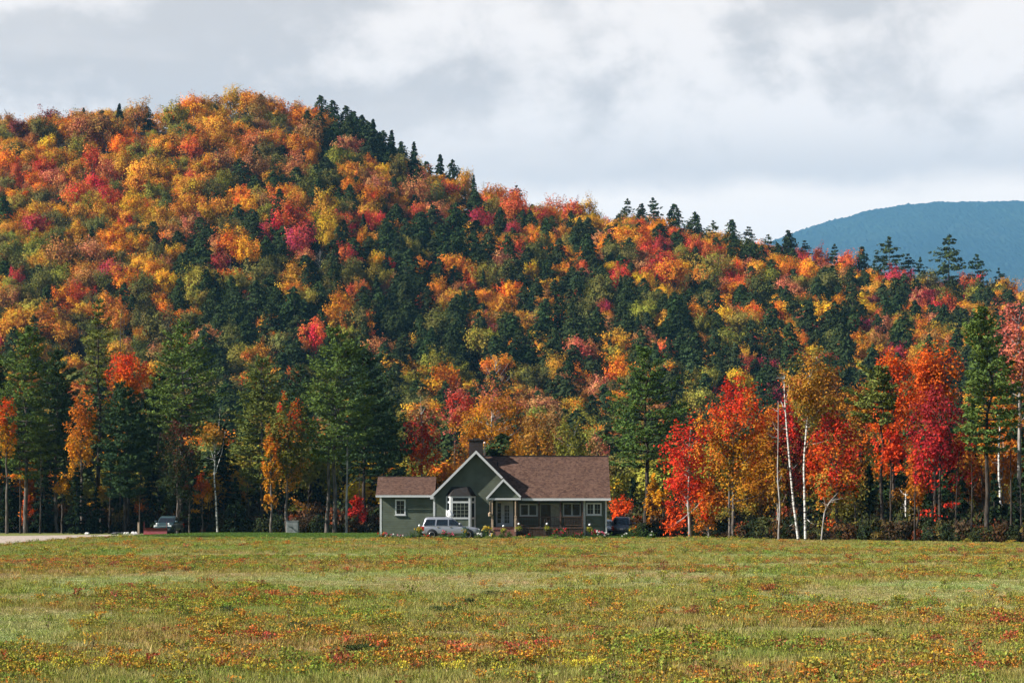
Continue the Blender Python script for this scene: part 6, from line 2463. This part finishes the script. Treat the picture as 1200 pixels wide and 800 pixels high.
def hanging_basket(px, D, py, lab, seed):
    x, y, z = at(px, py, D)
    z0 = float(lawn_z(x, y))
    e = empty('hanging_basket', (x, y, z0))
    tag(e, lab, 'plant basket', 'flower baskets on iron hooks along the border')
    rng = np.random.default_rng(seed)
    zz = z - z0
    mb = MB()
    mb.tube([(-.22, 0, -.1), (-.22, 0, zz + .75), (-.18, 0, zz + .86), (-.08, 0, zz + .88), (0, 0, zz + .80), (0, 0, zz + .72)], [.016] * 6, 6)
    mb.build('hook', M['hook'], e)
    mb = MB()
    mb.lathe([(.08, zz - .16), (.17, zz - .06), (.20, zz + .04), (.20, zz + .06)], 12)
    mb.tube([(.18, 0, zz + .05), (0, 0, zz + .72), (-.18, 0, zz + .05)], [.008] * 3, 4)
    mb.build('basket', M['deck'], e)
    tm = TreeMesh(rng)
    n = 170
    d = unit(rng.normal(size=(n, 3)))
    P = d * np.array([.32, .30, .24]) * rng.uniform(.5, 1.05, (n, 1)) + np.array([0, 0, zz + .06])
    g = np.array([(.30, .30, .04), (.42, .36, .04), (.14, .18, .03)])[rng.integers(3, size=n)] * rng.uniform(.7, 1.3, (n, 1))
    tm.leaves(P, d + rng.normal(0, .4, (n, 3)), np.full(n, .12), np.full(n, .09), g)
    obj_from_mesh('foliage', tm.foliage('foliage', M['leaf_baked']), e)['kind'] = 'stuff'
    mb = MB()
    mb.lathe([(.03, zz + .36), (.09, zz + .40), (.09, zz + .50), (.02, zz + .55)], 10)
    mb.build('hook_ornament', M['whitewrap'], e)


hanging_basket(491.5, 212.0, 621.5, 'yellow-green flower basket on a hook behind the SUV tailgate', 1)
hanging_basket(590, 212.6, 622.0, 'yellow-green flower basket in front of the brick steps', 2)
hanging_basket(608, 212.6, 619.5, 'brightest yellow flower basket right of the steps', 3)
hanging_basket(641, 212.6, 619.5, 'yellow-green flower basket before the middle of the porch', 4)
hanging_basket(691, 212.6, 620.5, 'yellow-green flower basket below the right-hand window', 5)


# ------------------------------------------------------------------ the meadow's plants
def build_meadow():
    rng = np.random.default_rng(3)

    def tuft(n, h, spread, wd, lean=.5):
        a = rng.uniform(0, 6.28, n)
        r = spread * np.sqrt(rng.uniform(0, 1, n))
        b = np.stack([r * np.cos(a), r * np.sin(a), np.zeros(n)], -1)
        hh = h * rng.uniform(.55, 1.15, n)
        d = unit(np.stack([np.cos(a + rng.normal(0, .8, n)) * lean, np.sin(a + rng.normal(0, .8, n)) * lean, np.ones(n)], -1) * rng.uniform(.6, 1, (n, 1)) + rng.normal(0, .12, (n, 3)))
        c = b + d * hh[:, None] * .5
        nr = np.cross(d, rng.normal(size=(n, 3)))
        v, q = cards(c, nr, hh, wd, d, rng)
        val = np.repeat(np.clip(.5 + rng.normal(0, .16, n), 0, 1), 4)
        col = np.stack([val, np.repeat(np.clip(.5 + rng.normal(0, .22, n), 0, 1), 4), val * 0], -1)
        return v, q, col

    def plant(n, h, spread, leaf, st=5):
        """Low bush: stems and small leaves, most of them towards the top."""
        tm = TreeMesh(rng)
        P = np.stack([rng.normal(0, spread * .5, n), rng.normal(0, spread * .5, n), h * np.sqrt(rng.uniform(.08, 1, n))], -1)
        val = np.clip(.52 + rng.normal(0, .16, n), 0, 1)
        tm.leaves(P, rng.normal(size=(n, 3)) + np.array([0, -.0, .7]), leaf * rng.uniform(.7, 1.4, n), leaf * .62 * rng.uniform(.7, 1.2, n), np.stack([val, np.clip(.5 + rng.normal(0, .3, n), 0, 1), val * 0], -1))
        for i in range(st):
            a = rng.uniform(0, 6.28)
            r = spread * rng.uniform(.2, .8)
            tm.limb(np.array([[0, 0, -.02], [math.cos(a) * r, math.sin(a) * r, h * .95]]), .006, .003, 3)
        return tm
    meshes = []
    for k in range(4):
        v, q, c = tuft(30, .20, .17, .013)
        meshes.append(fast_mesh('grass_tuft', v, q, [M['leaf_instance']], color=c))
    for k in range(3):
        v, q, c = tuft(34, .085, .24, .013, .9)
        meshes.append(fast_mesh('short_tuft', v, q, [M['leaf_instance']], color=c))
    for k in range(4):
        meshes.append(plant(44, .20, .15, .045).merged('low_bush', M['leaf_instance'], M['stem_brown']))
    for k in range(3):
        meshes.append(plant(60, .34, .18, .06, 7).merged('tall_weed', M['leaf_instance'], M['stem_brown']))
    GRASS, SHORT, BUSH, WEED = (0, 4), (4, 7), (7, 11), (11, 14)
    rows = [[] for _ in meshes]
    pal_grass = np.array([(.255, .265, .070), (.29, .265, .072), (.21, .24, .060), (.37, .33, .14), (.30, .275, .088)])
    pal_mown = np.array([(.31, .31, .130), (.37, .34, .155), (.285, .30, .110), (.43, .38, .20), (.24, .275, .085)])
    pal_bush = np.array([(.24, .26, .045), (.29, .28, .045), (.34, .25, .040), (.19, .24, .045), (.42, .215, .035), (.17, .215, .045)])
    pal_red = np.array([(.42, .150, .040), (.33, .100, .045), (.26, .100, .050), (.44, .20, .04), (.24, .125, .050), (.25, .21, .045)])
    bands = [(36, 50, 60), (50, 66, 40), (66, 90, 26), (90, 125, 15), (125, 170, 9), (170, 262, 6)]
    for y0, y1, dens in bands:
        half = lambda Y: 760 / F * Y + 7
        area = (half(y0) + half(y1)) * (y1 - y0)
        n = int(area * dens)
        Y = rng.uniform(y0, y1, n)
        X = rng.uniform(-1, 1, n) * half(y1)
        px = 600 + F * X / Y
        fe = forest_edge(px)
        lawn_front = 212.0 - X * 0.04 + np.where(X < -22, (-22 - X) * 0.9, 0) + np.where(X > 8, (X - 8) * .5, 0)
        drive = (px < 215) & (Y > CAMZ * F / (np.interp(px, [8, 70, 135, 215], [638.4, 633.0, 629.4, 625.2]) - YH) - 1.0)
        lawnm = (X > -39) & (X < 14) & (Y > lawn_front - .3)
        ok = (np.abs(X) < half(Y)) & (Y < fe + 1.5) & ~drive & ~lawnm
        X, Y, px = X[ok], Y[ok], px[ok]
        mown, red = patches(X, Y)
        n = len(X)
        big = fbm(X / 2.2, Y / 5.0, 3, 60)
        u = rng.uniform(0, 1, n)
        far_s = 1.0 + np.clip((Y - 60) / 150, 0, 1) * .9
        pm = mown * .97
        is_m = u < pm
        u2 = rng.uniform(0, 1, n)
        p_bush = np.clip(.15 + (big - .5) * 1.5 + red * .38, .03, .8)
        is_b = ~is_m & (u2 < p_bush)
        is_w = is_b & (rng.uniform(0, 1, n) < np.where(Y > 190, .12, .07))
        kind = np.where(is_m, 1, np.where(is_w, 3, np.where(is_b, 2, 0)))
        red_pick = rng.uniform(0, 1, n) < np.clip(red * .40 + (fbm(X / .9, Y / 2.0, 2, 71) - .60) * 1.6, .02, .6)
        col = np.where((kind == 1)[:, None], pal_mown[rng.integers(5, size=n)],
                       np.where((kind == 0)[:, None], pal_grass[rng.integers(5, size=n)],
                                np.where(red_pick[:, None], pal_red[rng.integers(6, size=n)], pal_bush[rng.integers(6, size=n)])))
        col = col * rng.uniform(.76, 1.16, (n, 1)) * np.array([1.05, 1.0, .93])
        lush = (fbm(X / 4.0, Y / 7.0, 2, 88) - .5)
        col = col * (1 + np.stack([-.5 * lush, .3 * lush, -.2 * lush], -1))
        s = rng.uniform(.7, 1.25, n) * far_s * np.where(kind == 1, 1.0, 1.0)
        hz = s * np.where(kind == 1, .8, rng.uniform(.8, 1.2, n)) / far_s ** 1.05
        rot = rng.uniform(0, 6.28, n)
        for kk, (a, b) in enumerate((GRASS, SHORT, BUSH, WEED)):
            m = np.nonzero(kind == kk)[0]
            vi = rng.integers(a, b, size=len(m))
            for w in range(a, b):
                j = m[vi == w]
                rows[w].append(np.stack([X[j], Y[j], np.zeros(len(j)), rot[j], s[j], s[j], hz[j], col[j, 0], col[j, 1], col[j, 2]], -1))
    # bright yellow-green weeds near the camera, dark clump in front
    for px, py, k in [(118, 786, 3), (140, 784, 2), (62, 786, 3), (80, 791, 2), (30, 790, 2), (160, 789, 1), (125, 792, 2), (672, 789, 3), (694, 787, 4), (740, 790, 2), (955, 786, 3), (940, 790, 2), (536, 792, 4), (474, 790, 2), (870, 792, 2), (995, 793, 2), (1100, 784, 2), (20, 782, 2), (600, 793, 2)]:
        gx, gy = ground_at(px, py)
        for i in range(k):
            w = int(rng.integers(11, 14))
            rows[w].append(np.array([[gx + rng.normal(0, .12), gy + rng.normal(0, .2), 0, rng.uniform(0, 6.28), .6, .6, .75, .55, .47, .05]]))
    for px, py, k in [(425, 772, 14), (352, 742, 7), (545, 712, 6), (520, 722, 5), (270, 722, 5), (580, 702, 4)]:
        gx, gy = ground_at(px, py)
        for i in range(k):
            w = int(rng.integers(11, 14))
            c = np.array((.05, .07, .025)) * rng.uniform(.7, 1.4)
            rows[w].append(np.array([[gx + rng.normal(0, .22), gy + rng.normal(0, .5), 0, rng.uniform(0, 6.28), 1.0, 1.0, .8, c[0], c[1], c[2]]]))
    sets = [(m, np.concatenate(r)) for m, r in zip(meshes, rows) if r]
    scatter('meadow_grass', sets, 'uncut meadow of grass and low autumn-coloured bushes', 'grass')

    # short lawn grass round the house
    lm = []
    for k in range(3):
        v, q, c = tuft(22, .07, .20, .02, .9)
        lm.append(fast_mesh('lawn_tuft', v, q, [M['leaf_instance']], color=c))
    n = 9000
    X = rng.uniform(-38, 13, n)
    Y = 212.0 - X * 0.04 + np.where(X < -22, (-22 - X) * .9, 0) + np.where(X > 8, (X - 8) * .5, 0) + rng.uniform(0, 1, n) ** 1.6 * 32
    ok = ~((X > -12.5) & (X < 9.2) & (Y > 216.2)) & (Y < 248)
    X, Y = X[ok], Y[ok]
    Z = lawn_z(X, Y)
    n = len(X)
    col = np.array([(.10, .17, .03), (.13, .19, .04), (.085, .145, .03)])[rng.integers(3, size=n)] * rng.uniform(.75, 1.25, (n, 1))
    which = rng.integers(3, size=n)
    R = np.stack([X, Y, Z, rng.uniform(0, 6.28, n), np.full(n, 1.5), np.full(n, 1.5), rng.uniform(.8, 1.3, n), col[:, 0], col[:, 1], col[:, 2]], -1)
    scatter('lawn_grass', [(lm[k], R[which == k]) for k in range(3)], 'short green grass of the lawn', 'grass')


M['stem_brown'] = simple_mat('thin_brown_stems', (.10, .065, .035), .9)
build_meadow()
